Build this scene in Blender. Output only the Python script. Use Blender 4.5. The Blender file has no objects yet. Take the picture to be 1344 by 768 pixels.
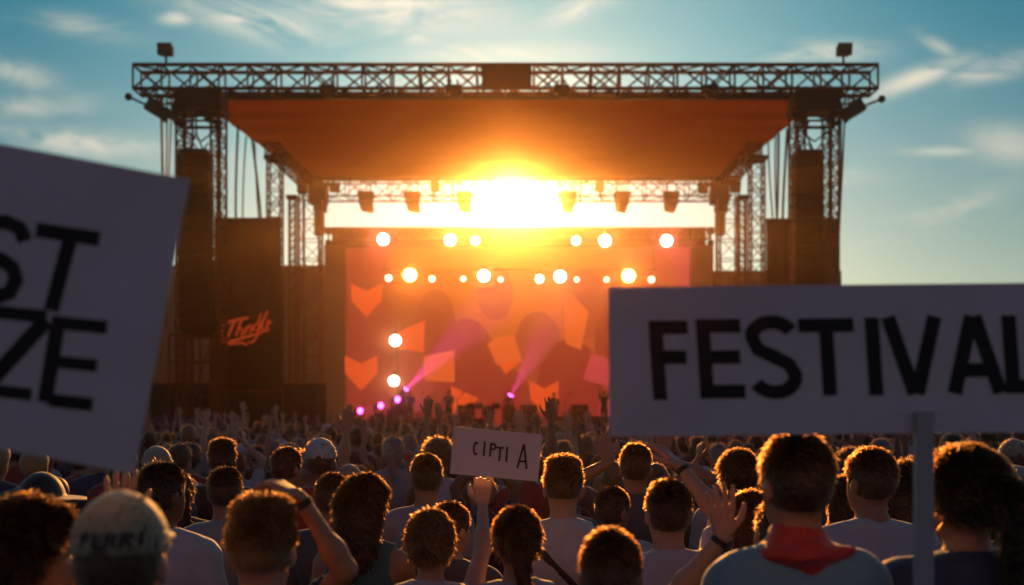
import bpy, math, random
import numpy as np
from mathutils import Vector, Matrix
random.seed(7); np.random.seed(7)
R = math.radians
sc = bpy.context.scene
col = sc.collection
F = 1338.0; CX = 672.0; HY = 550.0; EYE = 1.93

def P(px, py, Y):
    """photograph measurement at a known distance -> metres"""
    return Vector(((px-CX)*Y/F, Y, EYE-(py-HY)*Y/F))

# ------------------------------------------------------------------ materials
MATS = {}
def mat(name, color, rough=0.6, metal=0.0, noise=0.0, nscale=8.0, sheen=0.0, transl=0.0, bump=0.0, spec=0.5, emit=None, estr=0.0, sss=0.0):
    if name in MATS: return MATS[name]
    m = bpy.data.materials.new(name); m.use_nodes = True
    nt = m.node_tree; N = nt.nodes; L = nt.links
    b = N['Principled BSDF']; out = N['Material Output']
    b.inputs['Roughness'].default_value = rough
    b.inputs['Metallic'].default_value = metal
    b.inputs['Specular IOR Level'].default_value = spec
    b.inputs['Base Color'].default_value = (*color, 1)
    if sheen:
        b.inputs['Sheen Weight'].default_value = sheen
        b.inputs['Sheen Roughness'].default_value = 0.4
    if sss:
        b.inputs['Subsurface Weight'].default_value = sss
        b.inputs['Subsurface Radius'].default_value = (0.02, 0.006, 0.003)
        b.inputs['Subsurface Scale'].default_value = 1.0
    tc = N.new('ShaderNodeTexCoord')
    if noise > 0 or bump > 0:
        nz = N.new('ShaderNodeTexNoise'); nz.inputs['Scale'].default_value = nscale; nz.inputs['Detail'].default_value = 5
        L.new(tc.outputs['Object'], nz.inputs['Vector'])
        if noise > 0:
            mx = N.new('ShaderNodeMix'); mx.data_type = 'RGBA'
            mx.inputs[6].default_value = (*[c*(1-noise) for c in color], 1)
            mx.inputs[7].default_value = (*[min(1, c*(1+noise)) for c in color], 1)
            L.new(nz.outputs['Fac'], mx.inputs[0]); L.new(mx.outputs[2], b.inputs['Base Color'])
        if bump > 0:
            bp = N.new('ShaderNodeBump'); bp.inputs['Strength'].default_value = bump; bp.inputs['Distance'].default_value = 0.02
            L.new(nz.outputs['Fac'], bp.inputs['Height']); L.new(bp.outputs[0], b.inputs['Normal'])
    if emit is not None:
        b.inputs['Emission Color'].default_value = (*emit, 1); b.inputs['Emission Strength'].default_value = estr
    if transl > 0:
        t = N.new('ShaderNodeBsdfTranslucent'); t.inputs['Color'].default_value = (*[min(1, c*1.6) for c in color], 1)
        ms = N.new('ShaderNodeMixShader'); ms.inputs[0].default_value = transl
        L.new(b.outputs[0], ms.inputs[1]); L.new(t.outputs[0], ms.inputs[2]); L.new(ms.outputs[0], out.inputs['Surface'])
    MATS[name] = m
    return m

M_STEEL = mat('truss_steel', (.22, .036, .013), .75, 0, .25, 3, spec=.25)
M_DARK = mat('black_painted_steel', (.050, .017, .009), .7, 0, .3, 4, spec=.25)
M_SPK = mat('speaker_grille', (.005, .004, .004), .85, 0, .3, 20, bump=.4, spec=.15)
M_CABLE = mat('cable_rubber', (.03, .025, .025), .6)
M_DECK = mat('stage_deck', (.03, .028, .028), .55, 0, .4, 3, bump=.1)
M_DRAPE = mat('black_drape', (.02, .015, .014), .9, 0, .3, 2)
M_SIGN = mat('sign_card', (.70, .64, .68), .7, 0, .14, 5, bump=.2, transl=.04)
M_INK = mat('sign_ink', (.012, .012, .016), .8)
M_WOOD = mat('sign_stick_wood', (.42, .40, .40), .7, 0, .15, 25)
M_SCRIM = mat('grey_scrim', (.20, .17, .14), .9, 0, .3, 1.5, transl=.35)
M_GROUND = mat('ground_dirt', (.07, .06, .04), .95, 0, .5, .6, bump=.5)
M_BANNER = mat('banner_cloth', (.05, .012, .008), .85, 0, .3, .8, transl=.25)
M_REDINK = mat('banner_red', (.75, .05, .02), .7, emit=(1, .1, .02), estr=.22)  # script is no lamp; a faint red glow is added to it
M_REDFADE = mat('banner_dim_red', (.10, .018, .012), .8)
M_TRUNK = mat('case_blue', (.03, .04, .10), .7)

SKIN = {'fair': mat('skin_fair', (.55, .30, .20), .5, sss=.15, noise=.08, nscale=20),
        'tan': mat('skin_tan', (.40, .20, .12), .5, sss=.12, noise=.08, nscale=20),
        'brown': mat('skin_brown', (.17, .08, .045), .48, sss=.1, noise=.1, nscale=20)}
def hairmat(n, c): return mat('hair_'+n, c, .38, 0, .35, 60, sheen=.6, transl=.25, bump=.5, spec=.8)
HAIR = {'black': hairmat('black', (.012, .009, .008)), 'dark brown': hairmat('dark_brown', (.035, .018, .01)),
        'brown': hairmat('brown', (.10, .05, .022)), 'blond': hairmat('blond', (.30, .175, .08)),
        'red': hairmat('red', (.22, .06, .02)), 'grey': hairmat('grey', (.30, .29, .28))}
def cloth(n, c): return mat('cloth_'+n, c, .62, 0, .12, 14, sheen=.8, bump=.25, transl=.08)
CLOTH = {'white': cloth('white', (.55, .53, .58)), 'light grey': cloth('light_grey', (.34, .34, .37)),
         'dark grey': cloth('dark_grey', (.09, .09, .10)), 'black': cloth('black', (.02, .02, .022)),
         'navy': cloth('navy', (.025, .035, .09)), 'teal': cloth('teal', (.03, .13, .13)),
         'red': cloth('red', (.50, .03, .025)), 'olive': cloth('olive', (.10, .10, .04)),
         'maroon': cloth('maroon', (.14, .02, .03)), 'light blue': cloth('light_blue', (.13, .28, .38)),
         'orange': cloth('orange', (.5, .14, .03)), 'denim': cloth('denim', (.06, .08, .14)),
         'beige': cloth('beige', (.42, .36, .26)), 'sage': cloth('sage', (.36, .33, .22))}
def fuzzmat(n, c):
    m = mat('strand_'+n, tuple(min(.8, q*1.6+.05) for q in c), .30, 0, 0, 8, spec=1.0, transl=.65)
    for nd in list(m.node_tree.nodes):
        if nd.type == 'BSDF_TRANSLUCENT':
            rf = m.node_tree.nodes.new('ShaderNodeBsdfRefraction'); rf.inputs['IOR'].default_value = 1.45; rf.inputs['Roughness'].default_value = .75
            rf.inputs['Color'].default_value = (*[min(l_, q*2.2+a_) for q, a_, l_ in zip(c, (.70, .50, .30), (.98, .70, .42))], 1)  # strand tint lifted pale and warm, putting a backlit rim into the colour
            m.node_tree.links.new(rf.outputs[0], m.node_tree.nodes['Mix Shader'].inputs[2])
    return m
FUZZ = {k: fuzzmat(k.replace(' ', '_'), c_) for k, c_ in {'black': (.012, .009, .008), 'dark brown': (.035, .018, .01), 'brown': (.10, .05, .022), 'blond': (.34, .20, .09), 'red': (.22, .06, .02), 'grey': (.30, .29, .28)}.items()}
M_SHOE = mat('shoe_rubber', (.06, .055, .05), .7)
M_LEATHER = mat('strap_leather', (.03, .02, .016), .6)
M_EYE = mat('eye_white', (.7, .68, .65), .25)

def lens_mat(name, c, s):
    return mat(name, (.8, .8, .8), .3, emit=c, estr=s)

# ------------------------------------------------------------------ mesh builder
class MB:
    def __init__(s): s.v = []; s.f = []
    def add(s, v, f):
        o = len(s.v); s.v += [tuple(a) for a in v]; s.f += [tuple(i+o for i in q) for q in f]
    def box(s, c, d, rz=0.0, M=None):
        hx, hy, hz = d[0]/2, d[1]/2, d[2]/2
        pts = [Vector((x, y, z)) for x in (-hx, hx) for y in (-hy, hy) for z in (-hz, hz)]
        T = M if M is not None else Matrix.Rotation(rz, 3, 'Z')
        pts = [T @ p + Vector(c) for p in pts]
        s.add(pts, [(0, 1, 3, 2), (4, 6, 7, 5), (0, 4, 5, 1), (2, 3, 7, 6), (0, 2, 6, 4), (1, 5, 7, 3)])
    def tube(s, a, b, r, n=6, r2=None):
        a = Vector(a); b = Vector(b); d = (b-a)
        if d.length < 1e-6: return
        z = d.normalized(); x = z.orthogonal().normalized(); y = z.cross(x)
        r2 = r if r2 is None else r2
        pts = []
        for (p, rr) in ((a, r), (b, r2)):
            for i in range(n):
                t = 2*math.pi*i/n
                pts.append(p + x*math.cos(t)*rr + y*math.sin(t)*rr)
        f = [(i, (i+1) % n, n+(i+1) % n, n+i) for i in range(n)]
        f += [tuple(range(n-1, -1, -1)), tuple(range(n, 2*n))]
        s.add(pts, f)
    def path(s, pts, r, n=6):
        for a, b in zip(pts[:-1], pts[1:]): s.tube(a, b, r, n)
    def prism(s, poly, y0, y1, T=None):
        """poly in (x,z), extruded along y"""
        n = len(poly)
        pts = [Vector((x, y0, z)) for x, z in poly] + [Vector((x, y1, z)) for x, z in poly]
        if T is not None: pts = [T @ p for p in pts]
        area = sum(poly[i][0]*poly[(i+1) % n][1]-poly[(i+1) % n][0]*poly[i][1] for i in range(n))
        f = [(i, (i+1) % n, n+(i+1) % n, n+i) for i in range(n)] + [tuple(range(n-1, -1, -1)), tuple(range(n, 2*n))]
        s.add(pts, f)
    def strip(s, pts, w, y0, y1, T=None):
        """stroke of width w along 2-D points, extruded along y"""
        n = len(pts); Lp = []; Rp = []
        for i in range(n):
            a = Vector(pts[max(0, i-1)]); b = Vector(pts[min(n-1, i+1)])
            d = (b-a).normalized(); nn = Vector((-d.y, d.x))
            p = Vector(pts[i])
            Lp.append(p+nn*w/2); Rp.append(p-nn*w/2)
        vs = []
        for y in (y0, y1):
            for q in Lp: vs.append(Vector((q.x, y, q.y)))
            for q in Rp: vs.append(Vector((q.x, y, q.y)))
        if T is not None: vs = [T @ p for p in vs]
        f = []
        for i in range(n-1):
            f.append((i, i+1, n+i+1, n+i)); f.append((2*n+i, 3*n+i, 3*n+i+1, 2*n+i+1))
            f.append((i, 2*n+i, 2*n+i+1, i+1)); f.append((n+i, n+i+1, 3*n+i+1, 3*n+i))
        f.append((0, n, 3*n, 2*n)); f.append((n-1, 3*n-1, 4*n-1, 2*n-1))
        s.add(vs, f)
    def build(s, name, m, parent=None, smooth=False, loc=None, bevel=0.0):
        me = bpy.data.meshes.new(name); me.from_pydata([tuple(v) for v in s.v], [], s.f); me.update()
        o = bpy.data.objects.new(name, me); col.objects.link(o)
        if isinstance(m, (list, tuple)):
            for q in m: me.materials.append(q)
        else: me.materials.append(m)
        if smooth:
            for p in me.polygons: p.use_smooth = True
        if parent is not None:
            o.parent = parent
        if loc is not None: o.location = loc
        if bevel > 0:
            b = o.modifiers.new('bevel', 'BEVEL'); b.width = bevel; b.segments = 2
        return o

def tag(o, label=None, cat=None, group=None, kind=None):
    if label: o['label'] = label
    if cat: o['category'] = cat
    if group: o['group'] = group
    if kind: o['kind'] = kind
    return o
def thing(name, label, cat, loc=(0, 0, 0), rz=0, group=None):
    o = bpy.data.objects.new(name, None); col.objects.link(o); o.location = loc; o.rotation_euler = (0, 0, rz)
    o.empty_display_size = .1
    return tag(o, label, cat, group)

# ------------------------------------------------------------------ lettering
def arc(cx, cy, rx, ry, a0, a1, n=14):
    return [(cx+rx*math.cos(R(a0+(a1-a0)*i/n)), cy+ry*math.sin(R(a0+(a1-a0)*i/n))) for i in range(n+1)]
def glyph(c, w, t):
    """list of strokes in a box w wide, 1 high; t = stroke thickness"""
    h = t/2
    if c == 'F': return [[(h, 0), (h, 1)], [(t, 1-h), (w, 1-h)], [(t, .54), (w*.92, .54)]]
    if c == 'E': return [[(h, 0), (h, 1)], [(t, 1-h), (w, 1-h)], [(t, .52), (w*.95, .52)], [(t, h), (w*1.02, h)]]
    if c == 'T': return [[(0, 1-h), (w, 1-h)], [(w/2, 0), (w/2, 1-t)]]
    if c == 'I': return [[(w/2, 0), (w/2, 1)]]
    if c == 'V': return [[(h, 1), (w/2-h*.2, 0)], [(w-h, 1), (w/2+h*.2, 0)]]
    if c == 'A': return [[(h, 0), (w/2-h*.2, 1)], [(w-h, 0), (w/2+h*.2, 1)], [(w*.24, .3), (w*.76, .3)]]
    if c == 'L': return [[(h, 0), (h, 1)], [(t, h), (w, h)]]
    if c == 'Z': return [[(0, 1-h), (w, 1-h)], [(w-h*1.2, 1-t), (h*1.2, t)], [(0, h), (w, h)]]
    if c == 'P': return [[(h, 0), (h, 1)], [(t, 1-h)]+arc(w*.5, .74, w*.5-h, .26-h, 90, -90)+[(t, .48+h)]]
    if c == 'R': return [[(h, 0), (h, 1)], [(t, 1-h)]+arc(w*.5, .74, w*.5-h, .26-h, 90, -90)+[(t, .48+h)], [(w*.45, .48), (w-h, 0)]]
    if c == 'C': return [arc(w*.52, .5, w*.5-h, .5-h, 50, 310, 22)]
    if c == 'S':
        rx = w/2-h
        return [arc(w/2, .74, rx, .26-h*.9, 25, 175, 14) + [(w*.22, .60), (w*.5, .51), (w*.78, .41)] + arc(w/2, .27, rx, .27-h*.9, 5, -155, 14)]
    return []
def letters(mb, text, boxes, y_front, step, T=None, t_px=17, thick=.0015):
    """boxes: (x0, x1, ybottom, ytop) in board metres"""
    k = 0
    for c, (x0, x1, z0, z1) in zip(text, boxes):
        hgt = z1-z0; wd = x1-x0
        for st in glyph(c, wd/hgt, t_px/hgt):
            k += 1
            mb.strip([(x0+px*hgt, z0+pz*hgt) for px, pz in st], t_px, y_front-thick-k*step, y_front, T)

# ------------------------------------------------------------------ SDF bodies (surface nets)
def sd_cap(p, a, b, r1, r2=None):
    a = np.asarray(a, np.float32); b = np.asarray(b, np.float32); r2 = r1 if r2 is None else r2
    ba = b-a; pa = p-a
    t = np.clip(pa@ba/max(1e-9, float(ba@ba)), 0, 1)
    d = pa - t[:, None]*ba
    return np.sqrt((d*d).sum(1)) - (r1+(r2-r1)*t)
def sd_ell(p, c, r):
    c = np.asarray(c, np.float32); r = np.asarray(r, np.float32); q = p-c
    k0 = np.sqrt(((q/r)**2).sum(1)); k1 = np.sqrt(((q/(r*r))**2).sum(1))+1e-6
    return k0*(k0-1)/k1
def smin(a, b, k):
    h = np.clip(.5+.5*(b-a)/k, 0, 1)
    return b*(1-h)+a*h-k*h*(1-h)
def smax(a, b, k): return -smin(-a, -b, k)
def wob(p, s, seed=0.0):
    x, y, z = p[:, 0]*s+seed, p[:, 1]*s+seed*1.7, p[:, 2]*s+seed*.6
    return (np.sin(x*1.3+np.sin(y*1.7+z))*np.cos(z*1.1+np.sin(x*.9)) + .5*np.sin(x*2.7+y*2.1)*np.sin(z*2.9+y*1.3))*.66

def surfnet(fn, lo, hi, h):
    lo = np.array(lo, np.float32); hi = np.array(hi, np.float32)
    B = 4
    n = np.ceil((hi-lo)/h).astype(int)+1
    n = ((n+B-1)//B)*B
    nb = n//B
    ax = [lo[i]+h*(np.arange(nb[i])*B+(B-1)/2) for i in range(3)]
    g = np.stack(np.meshgrid(*ax, indexing='ij'), -1).reshape(-1, 3).astype(np.float32)
    dc = fn(g).reshape(nb)
    near = np.abs(dc) < h*B*1.35
    V = np.repeat(np.repeat(np.repeat(dc, B, 0), B, 1), B, 2).astype(np.float32)
    Mk = np.repeat(np.repeat(np.repeat(near, B, 0), B, 1), B, 2)
    idx = np.argwhere(Mk)
    V[Mk] = fn((lo+idx*h).astype(np.float32))
    S = V < 0
    n0, n1, n2 = n
    c = np.zeros((n0-1, n1-1, n2-1), np.int8)
    for dx in (0, 1):
        for dy in (0, 1):
            for dz in (0, 1):
                c += S[dx:n0-1+dx, dy:n1-1+dy, dz:n2-1+dz]
    act = (c > 0) & (c < 8)
    ids = -np.ones(act.shape, np.int64); cells = np.argwhere(act); ids[act] = np.arange(len(cells))
    acc = np.zeros((len(cells), 3)); cnt = np.zeros(len(cells))
    cor = [(0,0,0),(1,0,0),(0,1,0),(1,1,0),(0,0,1),(1,0,1),(0,1,1),(1,1,1)]
    edges = [(0,1),(2,3),(4,5),(6,7),(0,2),(1,3),(4,6),(5,7),(0,4),(1,5),(2,6),(3,7)]
    cv = [V[cells[:,0]+a, cells[:,1]+b, cells[:,2]+cc] for a, b, cc in cor]
    for i, j in edges:
        a, b = cv[i], cv[j]; m = (a < 0) != (b < 0)
        t = np.where(m, a/np.where(m, a-b, 1), 0)
        pi = np.array(cor[i]); pj = np.array(cor[j])
        pos = pi + t[:, None]*(pj-pi)
        acc[m] += pos[m]; cnt[m] += 1
    verts = lo + (cells+acc/cnt[:, None])*h
    faces = []
    for axis in range(3):
        s0 = [slice(None)]*3; s1 = [slice(None)]*3
        s0[axis] = slice(0, -1); s1[axis] = slice(1, None)
        A = S[tuple(s0)]; Bm = S[tuple(s1)]
        e = np.argwhere(A != Bm)
        u, v = (axis+1) % 3, (axis+2) % 3
        ok = (e[:, u] > 0) & (e[:, v] > 0) & (e[:, u] < n[u]-1) & (e[:, v] < n[v]-1)
        e = e[ok]
        if len(e) == 0: continue
        inside = A[e[:, 0], e[:, 1], e[:, 2]]
        def gi(du, dv):
            q = e.copy(); q[:, u] -= du; q[:, v] -= dv
            return ids[q[:, 0], q[:, 1], q[:, 2]]
        Q = np.stack([gi(1, 1), gi(0, 1), gi(0, 0), gi(1, 0)], 1)
        Q[~inside] = Q[~inside][:, ::-1]
        faces.append(Q)
    faces = np.concatenate(faces)
    faces = faces[(faces >= 0).all(1)]
    return verts, faces

def np_mesh(name, verts, faces, m, smooth=True):
    me = bpy.data.meshes.new(name)
    me.vertices.add(len(verts)); me.vertices.foreach_set('co', np.asarray(verts, np.float32).ravel())
    nf = len(faces); k = faces.shape[1]
    me.loops.add(nf*k); me.loops.foreach_set('vertex_index', faces.astype(np.int32).ravel())
    me.polygons.add(nf); me.polygons.foreach_set('loop_start', np.arange(0, nf*k, k, dtype=np.int32))
    try: me.polygons.foreach_set('loop_total', np.full(nf, k, dtype=np.int32))
    except Exception: pass
    me.update(calc_edges=True); me.validate()
    if smooth: me.polygons.foreach_set('use_smooth', np.ones(len(me.polygons), bool))
    if m is not None: me.materials.append(m)
    return me

def unit(v):
    v = np.asarray(v, float); return v/max(1e-9, np.linalg.norm(v))
class Fig:
    """a figure 1.75 m tall facing +Y with its feet on z=0; arms = dict side -> (elbow, wrist, hand_dir, palm_normal, curl)"""
    def __init__(s, arms, yaw=0.0, pitch=0.0, female=False, wide=1.0, child=False):
        s.arms = arms; s.female = female; s.w = wide
        cy, sy = math.cos(yaw), math.sin(yaw); cp, sp = math.cos(pitch), math.sin(pitch)
        Rz = np.array([[cy, -sy, 0], [sy, cy, 0], [0, 0, 1]]); Rx = np.array([[1, 0, 0], [0, cp, -sp], [0, sp, cp]])
        s.HR = (Rz@Rx).astype(np.float32); s.HC = np.array([0, -.01, 1.52], np.float32)
        s.hs = 1.07 if child else 1.0
    def headp(s, p): return ((p-s.HC)@s.HR)/s.hs + s.HC
    def head(s, p):
        q = s.headp(p)
        d = sd_ell(q, (0, -.005, 1.648), (.075, .096, .100))
        d = smin(d, sd_ell(q, (0, .035, 1.585), (.056, .060, .066)), .03)
        d = smin(d, sd_cap(q, (0, .085, 1.635), (0, .108, 1.603), .009, .013), .012)
        d = smin(d, sd_cap(q, (-.03, .078, 1.662), (.03, .078, 1.662), .012), .015)
        d = smin(d, sd_cap(q, (-.018, .085, 1.566), (.018, .085, 1.566), .009), .008)
        d = smin(d, sd_ell(q, (0, .075, 1.538), (.022, .02, .018)), .02)
        for sx in (-1, 1):
            d = smax(d, -sd_ell(q, (sx*.03, .100, 1.642), (.017, .014, .010)), .01)
            d = smin(d, sd_ell(q, (sx*.081, -.008, 1.622), (.010, .020, .032)), .008)
        return d
    def neck(s, p):
        r = .046 if s.female else .056
        return sd_cap(p, (0, .0, 1.57), (0, -.02, 1.42), r, r*1.12)
    def torso(s, p, inf=0.0):
        w = s.w
        sh = .150 if s.female else .168
        d = sd_ell(p, (0, .005, 1.28), (.158*w+inf, .108*w+inf, .175+inf))
        d = smin(d, sd_ell(p, (0, 0, 1.09), ((.118 if s.female else .135)*w+inf, .092*w+inf, .16+inf)), .07)
        d = smin(d, sd_ell(p, (0, -.01, .95), ((.168 if s.female else .155)*w+inf, .115*w+inf, .12+inf)), .06)
        d = smin(d, sd_cap(p, (-sh*w, -.015, 1.395), (sh*w, -.015, 1.395), .050+inf), .05)
        for sx in (-1, 1):
            d = smin(d, sd_cap(p, (0, -.025, 1.46), (sx*.13*w, -.02, 1.425), .036+inf), .05)
            if s.female: d = smin(d, sd_ell(p, (sx*.07, .095, 1.265), (.06+inf, .055+inf, .06+inf)), .03)
            d = smin(d, sd_ell(p, (sx*.08*w, -.075, 1.30), (.07+inf, .045+inf, .10+inf)), .04)
        return d
    def shoulder(s, sx):
        x = (.165 if s.female else .185)*s.w
        e = s.arms[sx][0]
        lift = max(0.0, min(1.0, (e[2]-1.30)/.3))
        return (sx*(x-.015*lift), -.015+.01*lift, 1.385+.045*lift)
    def arm(s, p, sx, inf=0.0):
        e, w = s.arms[sx][0], s.arms[sx][1]
        k = .85 if s.female else 1.0
        d = sd_cap(p, s.shoulder(sx), e, .052*k+inf, .038*k+inf)
        d = smin(d, sd_cap(p, e, w, .040*k+inf, .025*k+inf), .02)
        mid = tuple(np.array(e)*.75+np.array(w)*.25)
        return smin(d, sd_ell(p, mid, (.042*k+inf,)*3), .03)
    def legs(s, p, inf=0.0):
        d = None
        for sx in (-1, 1):
            a = sd_cap(p, (sx*.088, 0, .93), (sx*.10, .015, .50), .085+inf, .052+inf)
            a = smin(a, sd_cap(p, (sx*.10, .015, .50), (sx*.105, -.02, .09), .054+inf, .036+inf), .03)
            a = smin(a, sd_ell(p, (sx*.10, -.025, .37), (.055+inf, .055+inf, .11+inf)), .03)
            d = a if d is None else np.minimum(d, a)
        return d
    def body(s, p):
        d = smin(s.head(p), s.neck(p), .03)
        d = smin(d, s.torso(p), .04)
        for sx in (-1, 1): d = smin(d, s.arm(p, sx), .045)
        d = smin(d, s.legs(p), .05)
        for sx in (-1, 1): d = smin(d, sd_cap(p, (sx*.105, -.03, .05), (sx*.12, .14, .035), .036, .03), .02)
        return d
    def bounds(s):
        pts = [(-.30, -.26, -.02), (.30, .26, 1.80)]
        for sx in (-1, 1):
            for q in s.arms[sx][:2]: pts.append(tuple(q))
        a = np.array(pts); return a.min(0)-.08, a.max(0)+.08
    def hand(s, sx, h):
        e, w, hd, pn, curl = s.arms[sx]
        w = np.array(w, float); d = unit(hd); n = np.array(pn, float); n = unit(n-d*(n@d)); sd = unit(np.cross(d, n))*sx
        # sd points to the thumb side
        k = .88 if s.female else 1.0
        prim = []
        kn = []
        lens = [.072, .080, .074, .058]
        for i in range(4):
            off = (.033-.022*i)*k
            base = w + d*.088*k*(1-.03*abs(i-1)) + sd*off
            prim.append((w+sd*off*.55+d*.008, base, .0125, .0115)); kn.append(base)
            cur = base; ang = 0.0; fan = (.10-.07*i)*(1-curl)*1.6
            L0 = lens[i]*k
            fd0 = unit(d+sd*fan)
            for j, fr in enumerate((.45, .30, .25)):
                ang += curl*(.55, 1.0, .7)[j]*(1+.08*i)+.06
                dd = fd0*math.cos(ang)+n*math.sin(ang)
                nx = cur+dd*L0*fr
                prim.append((cur, nx, .0092-.0008*j, .0088-.0009*j)); cur = nx
        tb = w+sd*.030*k+d*.022
        t1 = tb+unit(sd*.75+d*.65+n*.25)*.040*k
        t2 = t1+unit(sd*.45*(1-curl)+d*.85+n*(.15+curl*.8))*.030*k
        t3 = t2+unit(sd*.25*(1-curl)+d*.9+n*(.1+curl*1.1))*.024*k
        prim += [(w+sd*.018+d*.01, t1, .0155, .0115), (t1, t2, .0110, .0098), (t2, t3, .0096, .0080)]
        fr_ = unit(np.array(w)-np.array(e))
        prim.append((w-fr_*.05, w+d*.012, .0245*(.85 if s.female else 1), .021))
        def fn(p):
            r = None
            for a, b, r1, r2 in prim:
                q = sd_cap(p, a, b, r1, r2)
                r = q if r is None else smin(r, q, .006)
            return r
        allp = np.array([a for a, *_ in prim]+[b for _, b, *_ in prim])
        return surfnet(fn, allp.min(0)-.03, allp.max(0)+.03, h)
    def body_mesh(s, h, hh, m):
        lo, hi = s.bounds()
        V, Fc = surfnet(s.body, lo, hi, h)
        vs, fs = [V], [Fc]; off = len(V)
        for sx in (-1, 1):
            v, f = s.hand(sx, hh); vs.append(v); fs.append(f+off); off += len(v)
        return np_mesh('person', np.concatenate(vs), np.concatenate(fs), m)
    def shirt_fn(s, kind, seed):
        def fn(p):
            inf = .017
            d = s.torso(p, inf)
            if kind != 'tank':
                for sx in (-1, 1):
                    sh = np.array(s.shoulder(sx)); e = np.array(s.arms[sx][0])
                    fr = .62 if kind == 'tee' else 1.0
                    end = sh+(e-sh)*fr; ax = unit(e-sh)
                    a = sd_cap(p, sh, sh+(e-sh)*1.05, .062, .056 if kind == 'tee' else .05)
                    if kind == 'tee': a = np.maximum(a, (p-end.astype(np.float32))@ax.astype(np.float32))
                    else:
                        w = np.array(s.arms[sx][1]); a = smin(a, sd_cap(p, e, e+(w-e)*.9, .049, .036), .02)
                    d = smin(d, a, .04)
            d = d + wob(p*np.array((1, 1, .6), np.float32), 26, seed)*.004 + wob(p, 10, seed+3)*.005
            if kind == 'tank':
                for sx in (-1, 1):
                    d = smax(d, -sd_ell(p, (sx*.205*s.w, -.01, 1.40), (.085, .16, .13)), .006)
                d = smax(d, -sd_ell(p, (0, .06, 1.50), (.085, .12, .13)), .006)
            d = smax(d, -(sd_ell(p, (0, .01, 1.532), (.070, .072, .058))), .006)
            d = np.maximum(d, .90-p[:, 2])
            return d
        return fn
    def shirt_mesh(s, kind, m, h, seed=1.0):
        lo, hi = s.bounds(); lo[2] = .86; hi[2] = min(hi[2], 2.1)
        V, Fc = surfnet(s.shirt_fn(kind, seed), lo, hi, h)
        return np_mesh('shirt', V, Fc, m)
    def strap_mesh(s, m, h, slope=1, kind='tee'):
        base = s.shirt_fn(kind, 1.0); n = np.array((slope*.72, 0, .69), np.float32)
        def fn(p):
            return np.maximum(np.maximum(base(p)-.007, np.abs((p-np.array((0, 0, 1.26), np.float32))@n)-.017), .93-p[:, 2])
        V, Fc = surfnet(fn, (-.26, -.22, .9), (.26, .22, 1.52), min(h, .011))
        return np_mesh('shoulder_strap', V, Fc, m)
    def scarf_mesh(s, m, h):
        def fn(p):
            d = smin(sd_cap(p, (0, 0, 1.50), (0, -.015, 1.46), .072, .086), sd_ell(p, (0, -.02, 1.474), (.120, .100, .032)), .02)
            d = smin(d, sd_cap(p, (.06, -.06, 1.465), (.115, -.07, 1.485), .02, .010), .012)
            return d+wob(p*np.array((1, 1, 2.2), np.float32), 34, 2)*.006
        V, Fc = surfnet(fn, (-.2, -.2, 1.34), (.2, .2, 1.62), h)
        return np_mesh('neckerchief', V, Fc, m)
    def trousers_mesh(s, m, h):
        def fn(p):
            d = smin(s.legs(p, .016), sd_ell(p, (0, -.01, .95), ((.168 if s.female else .155)*s.w+.007, .115*s.w+.007, .13)), .03)
            d = np.maximum(d, p[:, 2]-.97); d = np.maximum(d, .10-p[:, 2])
            return d+wob(p, 16, 5)*.003
        V, Fc = surfnet(fn, (-.24, -.2, .06), (.24, .2, 1.0), h)
        return np_mesh('trousers', V, Fc, m)
    def shoes_mesh(s, m, h):
        def fn(p):
            d = None
            for sx in (-1, 1):
                a = smin(sd_cap(p, (sx*.105, -.04, .048), (sx*.12, .15, .038), .047, .04), sd_cap(p, (sx*.105, -.03, .05), (sx*.105, -.025, .11), .048), .02)
                d = a if d is None else np.minimum(d, a)
            return np.maximum(d, -(p[:, 2]-.0))
        V, Fc = surfnet(fn, (-.22, -.14, -.04), (.22, .24, .2), h)
        return np_mesh('shoes', V, Fc, m)
    def hair_fn(s, style, seed):
        def fn(p):
            q = s.headp(p)
            inf = {'short': .008, 'buzz': .004, 'long': .014, 'ponytail': .011, 'bun': .011, 'curly': .030, 'top': .009}.get(style, .012)
            d = sd_ell(q, (0, -.008, 1.652), (.075+inf, .096+inf, .102+inf*.9))
            if style == 'top': d = smin(d, sd_ell(q, (0, .02, 1.735), (.066, .085, .035)), .03)
            amp = {'short': .0016, 'buzz': .001, 'curly': .009, 'top': .0022}.get(style, .0018)
            d = d+wob(q*np.array((1, 1, .45), np.float32), {'curly': 60}.get(style, 50), seed)*amp*1.2
            # hairline: keep off the face and, for short cuts, off the neck
            face = np.maximum((.012 if style == 'curly' else .035)-q[:, 1]+(q[:, 2]-1.62)*.75, q[:, 2]-1.725)
            d = smax(d, -face, .010)
            if style in ('short', 'buzz', 'top', 'ponytail', 'bun'):
                nape = (1.572-q[:, 2])+np.maximum(0, q[:, 1]+.02)*1.0
                if style == 'buzz' or style == 'top': nape = nape+.018
                d = smax(d, nape, .012)
                if style in ('short', 'buzz', 'top'):
                    for sx in (-1, 1): d = smax(d, -sd_ell(q, (sx*.088, .006, 1.612), (.022, .034, .042)), .008)
            if style == 'curly': d = smax(d, 1.545-q[:, 2], .02)
            if style == 'long':
                l = sd_cap(q, (0, -.045, 1.62), (0, -.075, 1.36), .092, .070)
                l = smin(l, sd_cap(q, (-.055, -.02, 1.60), (-.075, -.045, 1.38), .045, .035), .03)
                l = smin(l, sd_cap(q, (.055, -.02, 1.60), (.075, -.045, 1.38), .045, .035), .03)
                l = l + wob(q*np.array((1, 1, .2), np.float32), 60, seed)*.003
                d = smin(d, l, .03)
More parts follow.
